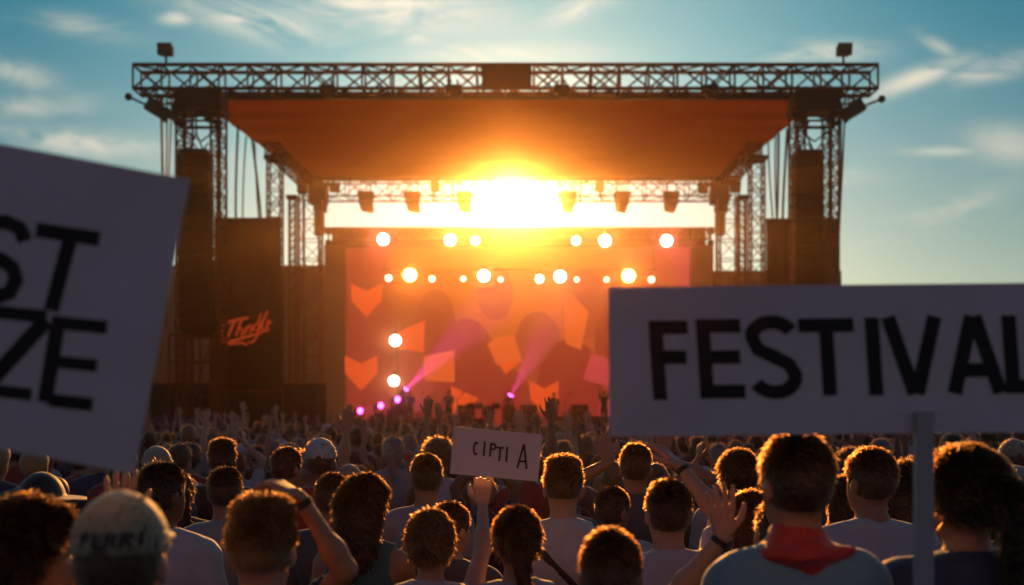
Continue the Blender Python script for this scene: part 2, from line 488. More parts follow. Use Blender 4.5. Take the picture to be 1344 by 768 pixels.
            if style == 'ponytail':
                l = sd_cap(q, (0, -.10, 1.68), (.0, -.155, 1.64), .022, .035)
                l = smin(l, sd_cap(q, (.0, -.155, 1.64), (.03, -.135, 1.42), .034, .020), .02)
                d = smin(d, l+wob(q*np.array((1, 1, .3), np.float32), 80, seed)*.004, .015)
            if style == 'bun':
                d = smin(d, sd_ell(q, (.0, -.115, 1.60), (.040, .036, .038))+wob(q, 70, seed)*.003, .01)
            return d
        return fn
    def hair_mesh(s, style, m, h, seed=1.0, fuzz=0, fz=None):
        V, Fc = surfnet(s.hair_fn(style, seed), (-.24, -.30, 1.28), (.24, .2, 1.86), h)
        if fuzz:
            rng = np.random.default_rng(int(seed*100)+5)
            q = V[Fc]; nrm = np.cross(q[:, 1]-q[:, 0], q[:, 2]-q[:, 0]); nrm /= np.linalg.norm(nrm, axis=1)[:, None]+1e-9
            wt = np.clip(.25+nrm[:, 2]*1.1, .12, 1.3); wt = wt/wt.sum()
            i = rng.choice(len(Fc), fuzz, p=wt); c = q[i].mean(1)+rng.normal(0, h*.4, (fuzz, 3)); n = nrm[i]
            ln = {'buzz': .007, 'short': .026, 'top': .030, 'curly': .026, 'long': .030}.get(style, .026)
            if style in ('top', 'curly'): dr = n*.8+rng.normal(0, .42, (fuzz, 3))+np.array((0, -.1, .15 if style == 'top' else -.2))
            else:
                tg = np.stack([n[:, 0]*.6+.35, np.full(fuzz, -.5), np.full(fuzz, -.55)], 1)
                tg -= n*(tg*n).sum(1)[:, None]
                dr = n*.34+tg*.9+rng.normal(0, .22, (fuzz, 3))
            dr /= np.linalg.norm(dr, axis=1)[:, None]
            L = ln*rng.uniform(.35, 1.25, fuzz)[:, None]*((.3+.7*np.clip(n[:, 2:3]+.2, 0, 1)) if style in ('top', 'short') else 1.0)
            sd_ = np.cross(dr, rng.normal(0, 1, (fuzz, 3))); sd_ /= np.linalg.norm(sd_, axis=1)[:, None]+1e-9
            base = c-n*.003; w = .0005
            mid = base+dr*L*.6; tip = base+dr*L+np.array((0, 0, -.25))*L
            fv = np.stack([base-sd_*w, base+sd_*w, mid+sd_*w*.8, tip], 1).reshape(-1, 3)
            ff = np.arange(len(fv)).reshape(-1, 4)+len(V)
            nf0 = len(Fc)
            V = np.concatenate([V, fv]); Fc = np.concatenate([Fc, ff])
            me = np_mesh('hair', V, Fc, m); me.materials.append(fz or m)
            mi = np.zeros(len(me.polygons), np.int32); mi[nf0:] = 1; me.polygons.foreach_set('material_index', mi)
            return me
        return np_mesh('hair', V, Fc, m)
    def cap_mesh(s, m, h, back=False):
        """baseball cap; back=True turns the peak to the back"""
        sg = -1 if back else 1
        def fn(p):
            q = s.headp(p)
            d = sd_ell(q, (0, -.004, 1.662), (.090, .112, .112))
            d = np.maximum(d, 1.655-q[:, 2]-.0)
            d = np.maximum(d, -sd_ell(q, (0, -.004, 1.655), (.084, .106, .105)))
            br = sd_ell(q, (0, sg*.105, 1.672), (.066, .080, .014))
            br = np.maximum(br, -sg*(q[:, 1])+.08)
            d = smin(d, br, .006)
            d = smin(d, sd_ell(q, (0, -.004, 1.773), (.009, .009, .005)), .004)
            return d
        V, Fc = surfnet(fn, (-.26, -.30, 1.55), (.26, .32, 1.84), min(h, .008))
        return np_mesh('cap', V, Fc, m)
    def hat_mesh(s, m, h):
        def fn(p):
            q = s.headp(p)
            d = np.maximum(sd_ell(q, (0, -.004, 1.665), (.092, .112, .125)), 1.665-q[:, 2])
            return smin(d, sd_ell(q, (0, -.004, 1.675), (.18, .20, .014)), .012)
        V, Fc = surfnet(fn, (-.24, -.26, 1.6), (.24, .26, 1.84), min(h, .012))
        return np_mesh('brimmed_hat', V, Fc, m)
    def eyes_mesh(s, m):
        def fn(p):
            q = s.headp(p)
            return np.minimum(sd_ell(q, (-.03, .079, 1.641), (.0115,)*3), sd_ell(q, (.03, .079, 1.641), (.0115,)*3))
        V, Fc = surfnet(fn, (-.14, -.14, 1.58), (.14, .14, 1.70), .004)
        return np_mesh('eyes', V, Fc, m)

def ik(sh, wr, pole, l1=.285, l2=.255):
    sh = np.array(sh, float); wr = np.array(wr, float); d = wr-sh; L = np.linalg.norm(d)
    if L > (l1+l2)*.995: wr = sh+d/L*(l1+l2)*.995; d = wr-sh; L = np.linalg.norm(d)
    a = (l1*l1-l2*l2+L*L)/(2*L); hgt = math.sqrt(max(0, l1*l1-a*a)); u = d/L
    pl = np.array(pole, float); pl = unit(pl-u*(pl@u))
    return tuple(sh+u*a+pl*hgt), tuple(wr)
def down(sx):
    return ((sx*.245, -.03, 1.11), (sx*.26, .06, .87), (sx*.05, .25, -1), (-sx, .1, 0), .45)
def raised(sx, out=.12, fwd=.12, up=1.92, curl=.1, palm=(0, 1, 0), hd=None):
    e, w = ik((sx*.17, 0, 1.43), (sx*(.17+out), fwd, up), (sx*1.0, .25, -.3))
    return (e, w, hd or (sx*.1, .15, 1), palm, curl)
def clasp(sx):
    e, w = ik((sx*.17, 0, 1.42), (sx*.04, .10, 1.86), (sx, .2, 0))
    return (e, w, (sx*-.1, .05, 1), (-sx, .2, 0), .2)
def front(sx):
    e, w = ik((sx*.18, 0, 1.39), (sx*.07, .30, 1.30), (sx*.7, -.3, -1))
    return (e, w, (-sx*.3, .6, .6), (-sx, 0, .2), .5)

def add_part(root, name, me, m=None):
    o = bpy.data.objects.new(name, me); col.objects.link(o); o.parent = root
    if m is not None:
        if not me.materials: me.materials.append(m)
        o.material_slots[0].link = 'OBJECT'; o.material_slots[0].material = m
    return o

# ================================================================== SETTING
def build_ground():
    mb = MB(); n = 40
    S = 900.0
    xs = [-S+2*S*i/n for i in range(n+1)]; ys = [-200+1500*i/n for i in range(n+1)]
    for y in ys:
        for x in xs: mb.v.append((x, y, 0.0))
    for j in range(n):
        for i in range(n):
            a = j*(n+1)+i; mb.f.append((a, a+1, a+n+2, a+n+1))
    o = mb.build('ground', M_GROUND); o['kind'] = 'structure'
build_ground()

YF, YR, YW = 40.0, 58.7, 57.0      # front trusses, rear trusses, video wall

def truss(name, label, a, b, w, h, bay, m=M_STEEL, rc=.05, rb=.026, group=None, cat='truss', xbr=True):
    """box truss from a to b (end centres)"""
    root = thing(name, label, cat, a, 0, group)
    a = Vector(a); b = Vector(b); d = b-a; L = d.length; u = d.normalized()
    up = Vector((0, 0, 1)) if abs(u.z) < .9 else Vector((0, 1, 0))
    sd = u.cross(up).normalized(); up = sd.cross(u).normalized()
    cs = [sd*(sx*w/2)+up*(sz*h/2) for sx, sz in ((-1, -1), (1, -1), (1, 1), (-1, 1))]
    for c in cs:
        mb = MB(); mb.tube(c, c+d, rc, 8); mb.build('chord', m, root)
    br = MB(); n = max(1, round(L/bay))
    for i in range(n+1):
        p = u*(L*i/n)
        for k in range(4): br.tube(cs[k]+p, cs[(k+1) % 4]+p, rb*1.1, 6)
    for i in range(n):
        p = u*(L*i/n); q = u*(L*(i+1)/n)
        for k in range(4):
            c0, c1 = cs[k], cs[(k+1) % 4]
            if i % 2: c0, c1 = c1, c0
            br.tube(c0+p, c1+q, rb, 5)
            if xbr and k in (0, 2) and h >= w*.0 and (i % 3 != 1): pass
            if xbr and k in (1, 3) and (i % 2 == 0): br.tube(c1+p, c0+q, rb, 5)
    br.build('bracing', m, root)
    return root

# front truss across the roof: x 178..1148 at YF
zf0 = EYE+(HY-118)*YF/F; zf1 = EYE+(HY-85)*YF/F
xl, xr = (180-CX)*YF/F, (1147-CX)*YF/F
zc = (zf0+zf1)/2-.12; hh = zf1-zf0-.06
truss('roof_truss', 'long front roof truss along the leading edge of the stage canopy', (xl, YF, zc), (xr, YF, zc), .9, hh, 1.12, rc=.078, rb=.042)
# banner box in the middle of the truss
bx = thing('fascia_box', 'dark square panel at the centre of the front roof truss', 'fascia box', (P(665, 100, YF-.6)))
mb = MB(); mb.box((0, 0, -.02), (1.85, .12, hh+.06)); mb.build('front_cloth', M_BANNER, bx, bevel=.02)
for sx in (-.93, .93):
    mb = MB(); mb.box((sx, 0, -.02), (.06, .16, hh+.12)); mb.build('side_frame', M_DARK, bx)

# lower cantilever pieces under both ends
for sx, wd in ((-1, 'left-hand'), (1, 'right-hand')):
    x_end = xl if sx < 0 else xr
    root = thing('outrigger', 'slanted steel outrigger under the %s end of the front roof truss' % ('banner-side' if sx < 0 else 'festival-sign'), 'outrigger', (x_end, YF, zf0))
    for dy in (-.45, .45):
        mb = MB(); mb.tube((0, dy, 0), (-sx*.85, dy, -.42), .05, 8); mb.tube((-sx*.85, dy, -.42), (-sx*3.0, dy, -.42), .05, 8); mb.build('rail', M_STEEL, root)
    mb = MB()
    for k in range(5):
        x0 = -sx*(.85+k*.5); mb.tube((x0, -.45, -.42), (x0, .45, -.42), .03, 5); mb.tube((x0, -.45, -.42), (x0-sx*.0, -.45, 0), .03, 5); mb.tube((x0, .45, -.42), (x0, .45, 0), .03, 5)
        if k < 4: mb.tube((x0, -.45, -.42), (x0-sx*.5, .45, -.42), .025, 5)
    mb.build('bracing', M_STEEL, root)

def floodlight(x, y, z, label):
    r = thing('floodlight', label, 'floodlight', (x, y, z), 0, 'work lights on top of the front truss')
    mb = MB(); mb.tube((0, 0, 0), (0, 0, .42), .05, 8); mb.build('bracket', M_DARK, r)
    mb = MB(); T = Matrix.Rotation(R(6), 3, 'X')
    mb.box((0, 0, .55), (.50, .36, .40), M=T); mb.box((0, -.2, .55), (.58, .06, .48), M=T); mb.build('housing', M_DARK, r, bevel=.03)
    mb = MB()
    for k in range(5): mb.box((0, .21, .40+.07*k), (.42, .05, .02))
    mb.build('cooling_fins', M_DARK, r)
floodlight(P(218, 85, YF).x, YF, zf1, 'boxy floodlight standing on the front truss above the banner-side tower')
floodlight(P(1107, 85, YF).x, YF, zf1, 'boxy floodlight standing on the front truss above the festival sign')

def boom_light(px, py, sx, label):
    p = P(px, py, YF-.5)
    r = thing('boom_light', label, 'stage light', p, 0, 'lights on booms at the truss ends')
    T = Matrix.Rotation(R(-30*sx), 3, 'Y')
    mb = MB(); mb.box((0, 0, -.05), (.85, .42, .48), M=T); mb.box(T @ Vector((-sx*.45, 0, -.05)), (.10, .5, .56), M=T); mb.build('housing', M_DARK, r, bevel=.05)
    mb = MB(); mb.tube((sx*.25, 0, .05), (sx*1.05, 0, .36 if sx > 0 else .42), .045, 8); mb.build('boom', M_DARK, r)
    mb = MB(); q = Vector((sx*1.1, 0, .38 if sx > 0 else .44))
    for k in range(6):
        a0 = math.pi*k/6-math.pi/2; a1 = math.pi*(k+1)/6-math.pi/2
        mb.tube(q+Vector((0, 0, .15*math.sin(a0))), q+Vector((0, 0, .15*math.sin(a1))), .15*max(.02, math.cos(a0)), 10, .15*max(.02, math.cos(a1)))
    mb.build('counterweight', M_DARK, r, smooth=True)
    mb = MB(); mb.tube((0, 0, .15), (sx*.1, .3, .75), .04, 6); mb.build('yoke', M_DARK, r)
boom_light(206, 142, -1, 'drum light on a boom hanging from the truss end beside the tilted placard')
boom_light(1120, 143, 1, 'drum light on a boom hanging from the truss end above the festival sign')

# ---- towers: lattice masts
def tower(px, Y, ytop, w, label, d=None, cat='tower', grp='lattice towers carrying the stage roof', rc=.05):
    p = P(px, ytop, Y); d = d or w
    root = thing('truss_tower', label, cat, (p.x, Y, 0), 0, grp)
    H = p.z
    cs = [Vector((sx*w/2, sy*d/2, 0)) for sx, sy in ((-1, -1), (1, -1), (1, 1), (-1, 1))]
    for c in cs:
        mb = MB(); mb.tube(c, c+Vector((0, 0, H)), rc, 8); mb.build('upright', M_STEEL, root)
    br = MB(); n = max(2, round(H/ (w*1.0 if w > 1 else w*1.1)))
    for i in range(n+1):
        z = Vector((0, 0, H*i/n))
        for k in range(4): br.tube(cs[k]+z, cs[(k+1) % 4]+z, .028, 5)
    for i in range(n):
        for k in range(4):
            c0, c1 = (cs[k], cs[(k+1) % 4]) if i % 2 else (cs[(k+1) % 4], cs[k])
            br.tube(c0+Vector((0, 0, H*i/n)), c1+Vector((0, 0, H*(i+1)/n)), .024, 5)
    br.build('bracing', M_STEEL, root)
    mb = MB(); mb.box((0, 0, .06), (w+.5, d+.5, .12)); mb.build('base_plate', M_DARK, root)
    mb = MB(); mb.box((0, 0, H+.1), (w+.25, d+.3, .2)); mb.build('head_block', M_DARK, root, bevel=.02)
    return root
# front towers are pairs of slim masts joined by a head frame
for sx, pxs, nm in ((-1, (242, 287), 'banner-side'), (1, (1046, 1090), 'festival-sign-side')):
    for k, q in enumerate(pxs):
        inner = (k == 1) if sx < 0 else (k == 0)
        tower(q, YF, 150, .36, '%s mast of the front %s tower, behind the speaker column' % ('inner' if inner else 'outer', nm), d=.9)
    # sleeve block + head frame around the masts
    xa, xb = P(pxs[0], 0, YF).x, P(pxs[1], 0, YF).x
    r = thing('sleeve_block', 'heavy dark sleeve block joining the masts of the front %s tower to the roof' % nm, 'sleeve block', ((xa+xb)/2, YF, P(0, 150, YF).z))
    mb = MB(); mb.box((0, 0, .42), (xb-xa+.45, 1.2, .75)); mb.build('block_body', M_DARK, r, bevel=.04)
    mb = MB(); mb.box((0, -.1, -.55), (xb-xa+.3, .12, .10)); mb.box((0, -.1, -.28), (xb-xa+.3, .12, .06)); mb.build('cross_bar', M_DARK, r)
    for dx in (-(xb-xa)/2, (xb-xa)/2):
        mb = MB()
        for q in range(5):
            mb.box((dx+random.uniform(-.25, .25), -.6+random.uniform(-.1, .1), -.12-q*.10), (.30, .3, .13), rz=random.uniform(-.4, .4))
        mb.build('winch', M_DARK, r, bevel=.01)
    mb = MB(); mb.tube(((-.3), -.1, -1.15), (0, -.1, -1.55), .03); mb.tube((.3, -.1, -1.15), (0, -.1, -1.55), .03); mb.tube((0, -.1, -1.55), (0, -.1, -2.6), .035)
    mb.tube((-(xb-xa)/2, -.1, -.6), (0, -.1, -1.1), .03); mb.tube(((xb-xa)/2, -.1, -.6), (0, -.1, -1.1), .03)
    mb.build('bridle', M_DARK, r)
for sx, q1, q2, nm in ((-1, 350, 372, 'banner-side'), (1, 1003, 983, 'festival-sign-side')):
    tower((q1+q2)/2, 48.5, 212, .62, 'middle %s tower between the front masts and the rear tower' % nm)
for q, nm in ((408, 'banner-side'), (955, 'festival-sign-side')):
    tower(q, YR, 240, 1.1, 'rear %s tower beside the video wall' % nm)
for q, nm in ((384, 'banner-side'), (974, 'festival-sign-side')):
    tower(q, YR-3.2, 262, .34, 'slim mast between the middle and rear %s towers' % nm, rc=.04)

# ---- rear truss and side trusses
zr0 = EYE+(HY-261)*YR/F; zr1 = EYE+(HY-237)*YR/F
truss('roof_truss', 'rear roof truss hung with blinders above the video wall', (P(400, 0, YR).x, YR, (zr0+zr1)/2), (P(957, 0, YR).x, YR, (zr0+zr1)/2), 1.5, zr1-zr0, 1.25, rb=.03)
for pf, pm, nm in ((285, 408, 'banner'), (1052, 948, 'festival-sign')):
    a = Vector((P(pf, 0, YF).x*.52+P(pm, 0, YR).x*.48, YF+9.2, zf0+.12)); b = Vector((P(pm, 0, YR).x, YR-.8, zr1-.35))
    truss('roof_truss', 'side roof truss running back on the %s side of the canopy' % nm, a, b, .7, .55, .9, rb=.028)

# hoist clusters hanging in the rear corners
for q, nm in ((418, 'banner'), (944, 'festival-sign')):
    p = P(q, 240, YR-1.8)
    r = thing('chain_hoist', 'bulky chain hoist hanging from the rear corner of the roof on the %s side' % nm, 'hoist', p, 0, 'hoists under the rear roof corners')
    mb = MB(); mb.box((0, 0, -.7), (1.0, .8, 1.0)); mb.box((.1, 0, -1.4), (.7, .6, .5)); mb.build('motor', M_DARK, r, bevel=.06)
    mb = MB(); mb.box((0.05, 0, -2.3), (.55, .5, 1.3)); mb.build('chain_bag', M_DARK, r, bevel=.12)
    mb = MB(); mb.tube((0, 0, .4), (0, 0, -.2), .06); mb.tube((.05, 0, -2.9), (.1, 0, -5), .05); mb.build('chain', M_CABLE, r)
    mb = MB(); mb.box((0, 0, -.1), (2.4, .25, .22)); mb.box((.9, 0, -.35), (.5, .5, .3)); mb.box((-.9, 0, -.4), (.5, .5, .35)); mb.build('spreader_bar', M_DARK, r)

# clamp motors at the front edge
for q in (430, 596, 737, 932):
    p = P(q, 122, YF-.55)
    r = thing('chain_motor', 'small motor clamped to the front truss, %s' % {430: 'nearest the placard side', 596: 'just on the banner side of the centre panel', 737: 'just on the festival-sign side of the centre panel', 932: 'nearest the festival-sign side'}[q], 'motor', p, 0, 'motors along the front truss')
    mb = MB(); mb.box((0, 0, .12), (.62, .4, .34)); mb.box((.05, 0, -.12), (.4, .35, .25)); mb.build('motor_body', M_DARK, r, bevel=.06)
    mb = MB(); mb.tube((-.2, 0, .2), (-.12, 0, .5), .04); mb.tube((.2, 0, .2), (.12, 0, .5), .04); mb.build('clamp', M_DARK, r)

# ---- canopy
def m_canopy():
    m = bpy.data.materials.new('canopy_fabric'); m.use_nodes = True; nt = m.node_tree; N = nt.nodes; L = nt.links
    N.remove(N['Principled BSDF']); out = N['Material Output']
    d = N.new('ShaderNodeBsdfDiffuse'); t = N.new('ShaderNodeBsdfTranslucent'); ms = N.new('ShaderNodeMixShader')
    tc = N.new('ShaderNodeTexCoord'); nz = N.new('ShaderNodeTexNoise'); nz.inputs['Scale'].default_value = .35; nz.inputs['Detail'].default_value = 6
    L.new(tc.outputs['Object'], nz.inputs['Vector'])
    mx = N.new('ShaderNodeMix'); mx.data_type = 'RGBA'; mx.inputs[6].default_value = (.30, .045, .002, 1); mx.inputs[7].default_value = (.38, .065, .003, 1)  # orange of the sun shining through is put into the pale cloth's colour
    L.new(nz.outputs['Fac'], mx.inputs[0]); L.new(mx.outputs[2], t.inputs['Color']); d.inputs['Color'].default_value = (.10, .03, .01, 1)
    ms.inputs[0].default_value = .92
    L.new(d.outputs[0], ms.inputs[1]); L.new(t.outputs[0], ms.inputs[2]); L.new(ms.outputs[0], out.inputs['Surface'])
    return m
M_CANOPY = m_canopy()
can = thing('roof_canopy', 'big dark orange fabric canopy stretched under the stage roof', 'canopy', (0, YF, zf0))
mb = MB(); nx, ny = 48, 40
fl, fr_, rl, rr = P(248, 0, YF).x, P(1086, 0, YF).x, P(400, 0, YR).x, P(952, 0, YR).x
for side, off in ((0, 0), (1, .05)):
    for j in range(ny+1):
        v = j/ny; y = YF+.5+(YR-YF-.5)*v
        for i in range(nx+1):
            u = i/nx; x = (fl+(rl-fl)*v)*(1-u)+(fr_+(rr-fr_)*v)*u
            z = (zf0-.08)*(1-v)+(zr1+.05)*v + .05*math.sin(v*math.pi*7)**2 - .25*math.sin(v*math.pi)*math.sin(u*math.pi)*0
            mb.v.append((x, y-YF, z-zf0+off))
n1 = (nx+1)*(ny+1)
for j in range(ny):
    for i in range(nx):
        a = j*(nx+1)+i; mb.f.append((a, a+nx+1, a+nx+2, a+1)); mb.f.append((n1+a, n1+a+1, n1+a+nx+2, n1+a+nx+1))
mb.f = [f for f in mb.f if f[0] < n1]; mb.v = mb.v[:n1]
mb.build('fabric', M_CANOPY, can, smooth=True)
mb = MB()
mb.box(((fl+fr_)/2, .42, -.10), (fr_-fl, .14, .30)); mb.box(((rl+rr)/2, YR-YF+.1, zr1-zf0+.12), (rr-rl, .2, .25)); mb.build('edge_beam', M_DARK, can)


# ---- line arrays
def line_array(px0, px1, py0, py1, label, curve):
    Y = YF-1.6
    a = P((px0+px1)/2, py0, Y); b = P((px0+px1)/2, py1, Y)
    r = thing('line_array', label, 'speaker column', a, 0, 'line array speaker columns hung before the front towers')
    H = a.z-b.z; n = 14; w = (px1-px0)*Y/F; bh = H/n
    y = 0; ang = 0; z = 0; xo = 0
    mb = MB(); mb.box((0, .1, .12), (w*.9, .9, .16)); mb.tube((-.3, .1, .15), (0, .1, .9), .035); mb.tube((.3, .1, .15), (0, .1, .9), .035); mb.tube((0, .1, .9), (0, .1, 1.7), .04); mb.build('fly_bar', M_DARK, r)
    for k in range(n):
        ang = R(-curve*(k/n)**1.6)
        T = Matrix.Rotation(ang, 3, 'X')
        c = Vector((0, y, z-bh/2))
        mb = MB(); mb.box((0, 0, 0), (w, .7, bh-.035)); mb.box((0, -.36, 0), (w*.92, .05, bh*.8))
        for dx in (-w*.3, w*.3): mb.box((dx, -.39, 0), (w*.22, .03, bh*.62))
        o = mb.build('speaker_box', M_SPK, r, loc=c, bevel=.02); o.rotation_euler = (ang, 0, 0)
        z -= bh*math.cos(ang); y -= bh*math.sin(-ang)*-1*.6
    return r
line_array(236, 277, 205, 436, 'tall dark speaker column hanging beside the banner with red script', 12)
line_array(1041, 1078, 206, 440, 'tall dark speaker column hanging above the festival sign', 8)

# ---- banners
bY = 42.0
def banner(px0, px1, py0, py1, label):
    a = P(px0, py0, bY); b = P(px1, py1, bY); cx = (a.x+b.x)/2; w = b.x-a.x; h = a.z-b.z
    r = thing('banner', label, 'banner', (cx, bY, b.z), 0, 'tall side banners of the stage')
    mb = MB(); n = 24
    for i in range(n+1):
        x = -w/2+w*i/n; mb.v += [(x, .03*math.sin(i*1.1), 0), (x, .02*math.sin(i*1.1+.6), h)]
    for i in range(n): mb.f.append((2*i, 2*i+2, 2*i+3, 2*i+1))
    o = mb.build('cloth', M_BANNER, r, smooth=True); s = o.modifiers.new('thick', 'SOLIDIFY'); s.thickness = .02
    mb = MB()
    for z in (-.03, h+.03): mb.tube((-w/2-.05, .03, z), (w/2+.05, .03, z), .05)
    mb.build('batten', M_STEEL, r)
    mb = MB()
    for sx in (-1, 1): mb.tube((sx*(w/2+.06), .05, -b.z), (sx*(w/2+.06), .05, h+.05), .05)
    mb.build('frame', M_STEEL, r)
    return r, w, h
r, w, h = banner(284, 369, 288, 512, 'tall black side banner with bright red script and a dim red flame shape')
def bp(px, py): return ((px-326.5)*bY/F, (512-py)*bY/F)
mb = MB()
k = 0
def st(pts, wd):
    global k
    k += 1; mb.strip([bp(*q) for q in pts], wd*bY/F, -.075-.002*k, -.05)
# script, slanting upward: T h n g l l e and the swash underneath
st([(293, 428), (303, 422), (316, 419), (327, 417)], 3.6)
st([(309, 421), (304, 432), (299, 443), (293, 447), (290, 443)], 3.6)
st([(319, 418), (313, 432), (310, 441)], 3.0); st([(311, 436), (317, 430), (320, 433), (317, 440), (321, 441)], 2.8)
st([(325, 428), (322, 439)], 2.8); st([(323, 434), (329, 427), (332, 430), (328, 438)], 2.8)
st([(340, 425), (334, 427), (333, 434), (338, 434), (342, 425), (338, 442), (331, 450), (326, 449)], 2.8)
st([(352, 408), (345, 424), (343, 432), (347, 432)], 3.0); st([(343, 412), (339, 424), (346, 421)], 2.6)
st([(350, 431), (353, 420), (357, 422), (351, 427)], 2.6)
st([(291, 450), (300, 449), (312, 446), (326, 442), (340, 438), (354, 432)], 3.4)
st([(293, 433), (290, 449), (302, 452), (318, 450), (325, 453)], 3.2)
mb.build('red_script', M_REDINK, r)
mb = MB(); mb.prism([bp(311, 355), bp(318, 347), (bp(324, 356)), bp(323, 385), bp(318, 402), bp(311, 398), bp(306, 382)], -.07, -.05)
mb.prism([bp(345, 372), bp(353, 366), bp(350, 388), bp(342, 390)], -.074, -.05); mb.build('flame_shape', M_REDFADE, r)
banner(1006, 1099, 289, 512, 'plain dark side banner behind the speaker column above the festival sign')

# hanging cables
cabs = [(211, 150, 208, 330), (216, 148, 213, 330), (222, 145, 221, 340), (312, 168, 314, 288), (326, 182, 316, 288), (338, 190, 338, 288), (332, 186, 345, 288),
        (1100, 150, 1100, 290), (1105, 152, 1104, 290), (1032, 172, 1030, 289), (1020, 180, 1024, 289), (1012, 190, 1016, 289), (1024, 178, 1010, 289)]
for i, (x0, y0, x1, y1) in enumerate(cabs):
    Y = YF if x0 < 230 or x0 > 1090 else 43.5
    a = P(x0, y0-25 if Y == YF else y0-3, Y); b = P(x1, y1+90, Y)
    o = thing('hanging_cable', 'thin slack cable hanging from the roof beside the front tower', 'cable', a, 0, 'cables hanging beside the front towers')
    o['label'] = ('thin cable hanging outside the front tower near the tilted placard' if x0 < 230 else 'thin cable hanging outside the front tower above the festival sign' if x0 > 1090 else
                  'thin cable hanging behind the banner with red script' if x0 < 600 else 'thin cable hanging behind the plain banner by the festival sign')
    o['group'] = 'cables: ' + o['label'][26:]
    pts = []
    for k in range(9):
        t = k/8; q = a.lerp(b, t)-a; q.x += .12*math.sin(t*math.pi+i); pts.append(q)
    mb = MB(); mb.path(pts, .035 if i % 3 else .055, 6); mb.build('rope', M_CABLE, o)
# slim vertical pipes in the wings
for q, Y in ((392, 55), (399, 55.5), (423, 56), (968, 55), (941, 56), (979, 55.5)):
    p = P(q, 262, Y); nm = 'banner' if q < 600 else 'festival-sign'
    o = thing('wing_pipe', 'upright steel pipe standing in the stage wing on the %s side' % nm, 'pipe', (p.x, Y, 0), 0, 'upright pipes in the %s-side wing' % nm)
    mb = MB(); mb.tube((0, 0, 0), (0, 0, p.z), .07, 8); mb.build('tube', M_STEEL, o)
    mb = MB(); mb.box((0, 0, .03), (.3, .3, .06)); mb.build('foot', M_DARK, o)

# scrims, drapes
def wavy(name, label, cat, px0, px1, py0, py1, Y, m, amp=.06, wl=.5):
    a = P(px0, py0, Y); b = P(px1, py1, Y); w = b.x-a.x; n = max(8, int(w/.12))
    zb = max(0.02, b.z)
    o = thing(name, label, cat, ((a.x+b.x)/2, Y, zb))
    mb = MB()
    for i in range(n+1):
        x = -w/2+w*i/n; s = math.sin(x*6.28/wl+.7*math.sin(x*2.1))
        mb.v += [(x, amp*s*1.3, 0), (x, amp*s, a.z-zb)]
    for i in range(n): mb.f.append((2*i, 2*i+2, 2*i+3, 2*i+1))
    c = mb.build('cloth', m, o, smooth=True); c.modifiers.new('t', 'SOLIDIFY').thickness = .015
    mb = MB(); mb.tube((-w/2, 0, a.z-zb+.03), (w/2, 0, a.z-zb+.03), .05); mb.build('hanging_rail', M_STEEL, o)
    return o
wavy('scrim', 'pale grey scrim curtain in the wing between the script banner and video wall', 'scrim', 140, 428, 350, 592, 60.5, M_SCRIM)
wavy('scrim', 'pale grey scrim curtain in the wing behind the festival sign', 'scrim', 934, 1104, 357, 592, 60.5, M_SCRIM)
wavy('stage_drape', 'black drape low in the banner-side wing of the stage', 'drape', 196, 428, 505, 609, 43.5, M_DRAPE, .08, .7)
wavy('stage_drape', 'black drape low in the wing behind the festival sign', 'drape', 930, 1110, 505, 609, 43.5, M_DRAPE, .08, .7)

# scaffold below the left array
def scaffold(px0, px1, py0, Y, label):
    a = P(px0, py0, Y); b = P(px1, py0, Y); r = thing('scaffold', label, 'scaffold', ((a.x+b.x)/2, Y, 0)); w = b.x-a.x; H = a.z
    mb = MB()
    for x in (-w/2, 0, w/2):
        for y in (0, 1.2): mb.tube((x, y, 0), (x, y, H), .05)
    mb.build('standards', M_STEEL, r)
    mb = MB()
    for k in range(1, int(H/1.0)+1):
        z = H*k/int(H/1.0)
        for y in (0, 1.2): mb.tube((-w/2, y, z), (w/2, y, z), .04)
    mb.tube((-w/2, 0, 0), (w/2, 0, H), .03); mb.tube((w/2, 1.2, 0), (-w/2, 1.2, H), .03)
    mb.build('ledgers', M_STEEL, r)
    mb = MB(); mb.box((0, .6, H*.55), (w, 1.2, .08)); mb.box((0, .6, H+.04), (w, 1.2, .08)); mb.build('platform', M_DECK, r)
scaffold(222, 280, 440, 41.5, 'pipe scaffold below the speaker column on the banner side')
scaffold(1040, 1098, 440, 41.5, 'pipe scaffold below the speaker column on the festival-sign side')

# ---- stage deck and video wall
dk = thing('stage_deck', 'low black stage deck with skirting and risers at the foot of the video wall', 'stage', (0, YF, 0))
mb = MB(); mb.box((-.1, 9.6, 1.40), (24.5, 20.0, .12)); mb.build('deck_top', M_DECK, dk)
mb = MB(); mb.box((-.1, 9.6, .66), (24.3, 19.8, 1.32)); mb.build('skirting', M_DRAPE, dk)
mb = MB()
mb.box((-3, 11, 1.46+.25), (4, 2.4, .5)); mb.build('riser', M_DARK, dk)
mb = MB(); mb.box((3.5, 11.5, 1.46+.3), (3.4, 2.4, .6)); mb.build('riser', M_DARK, dk)

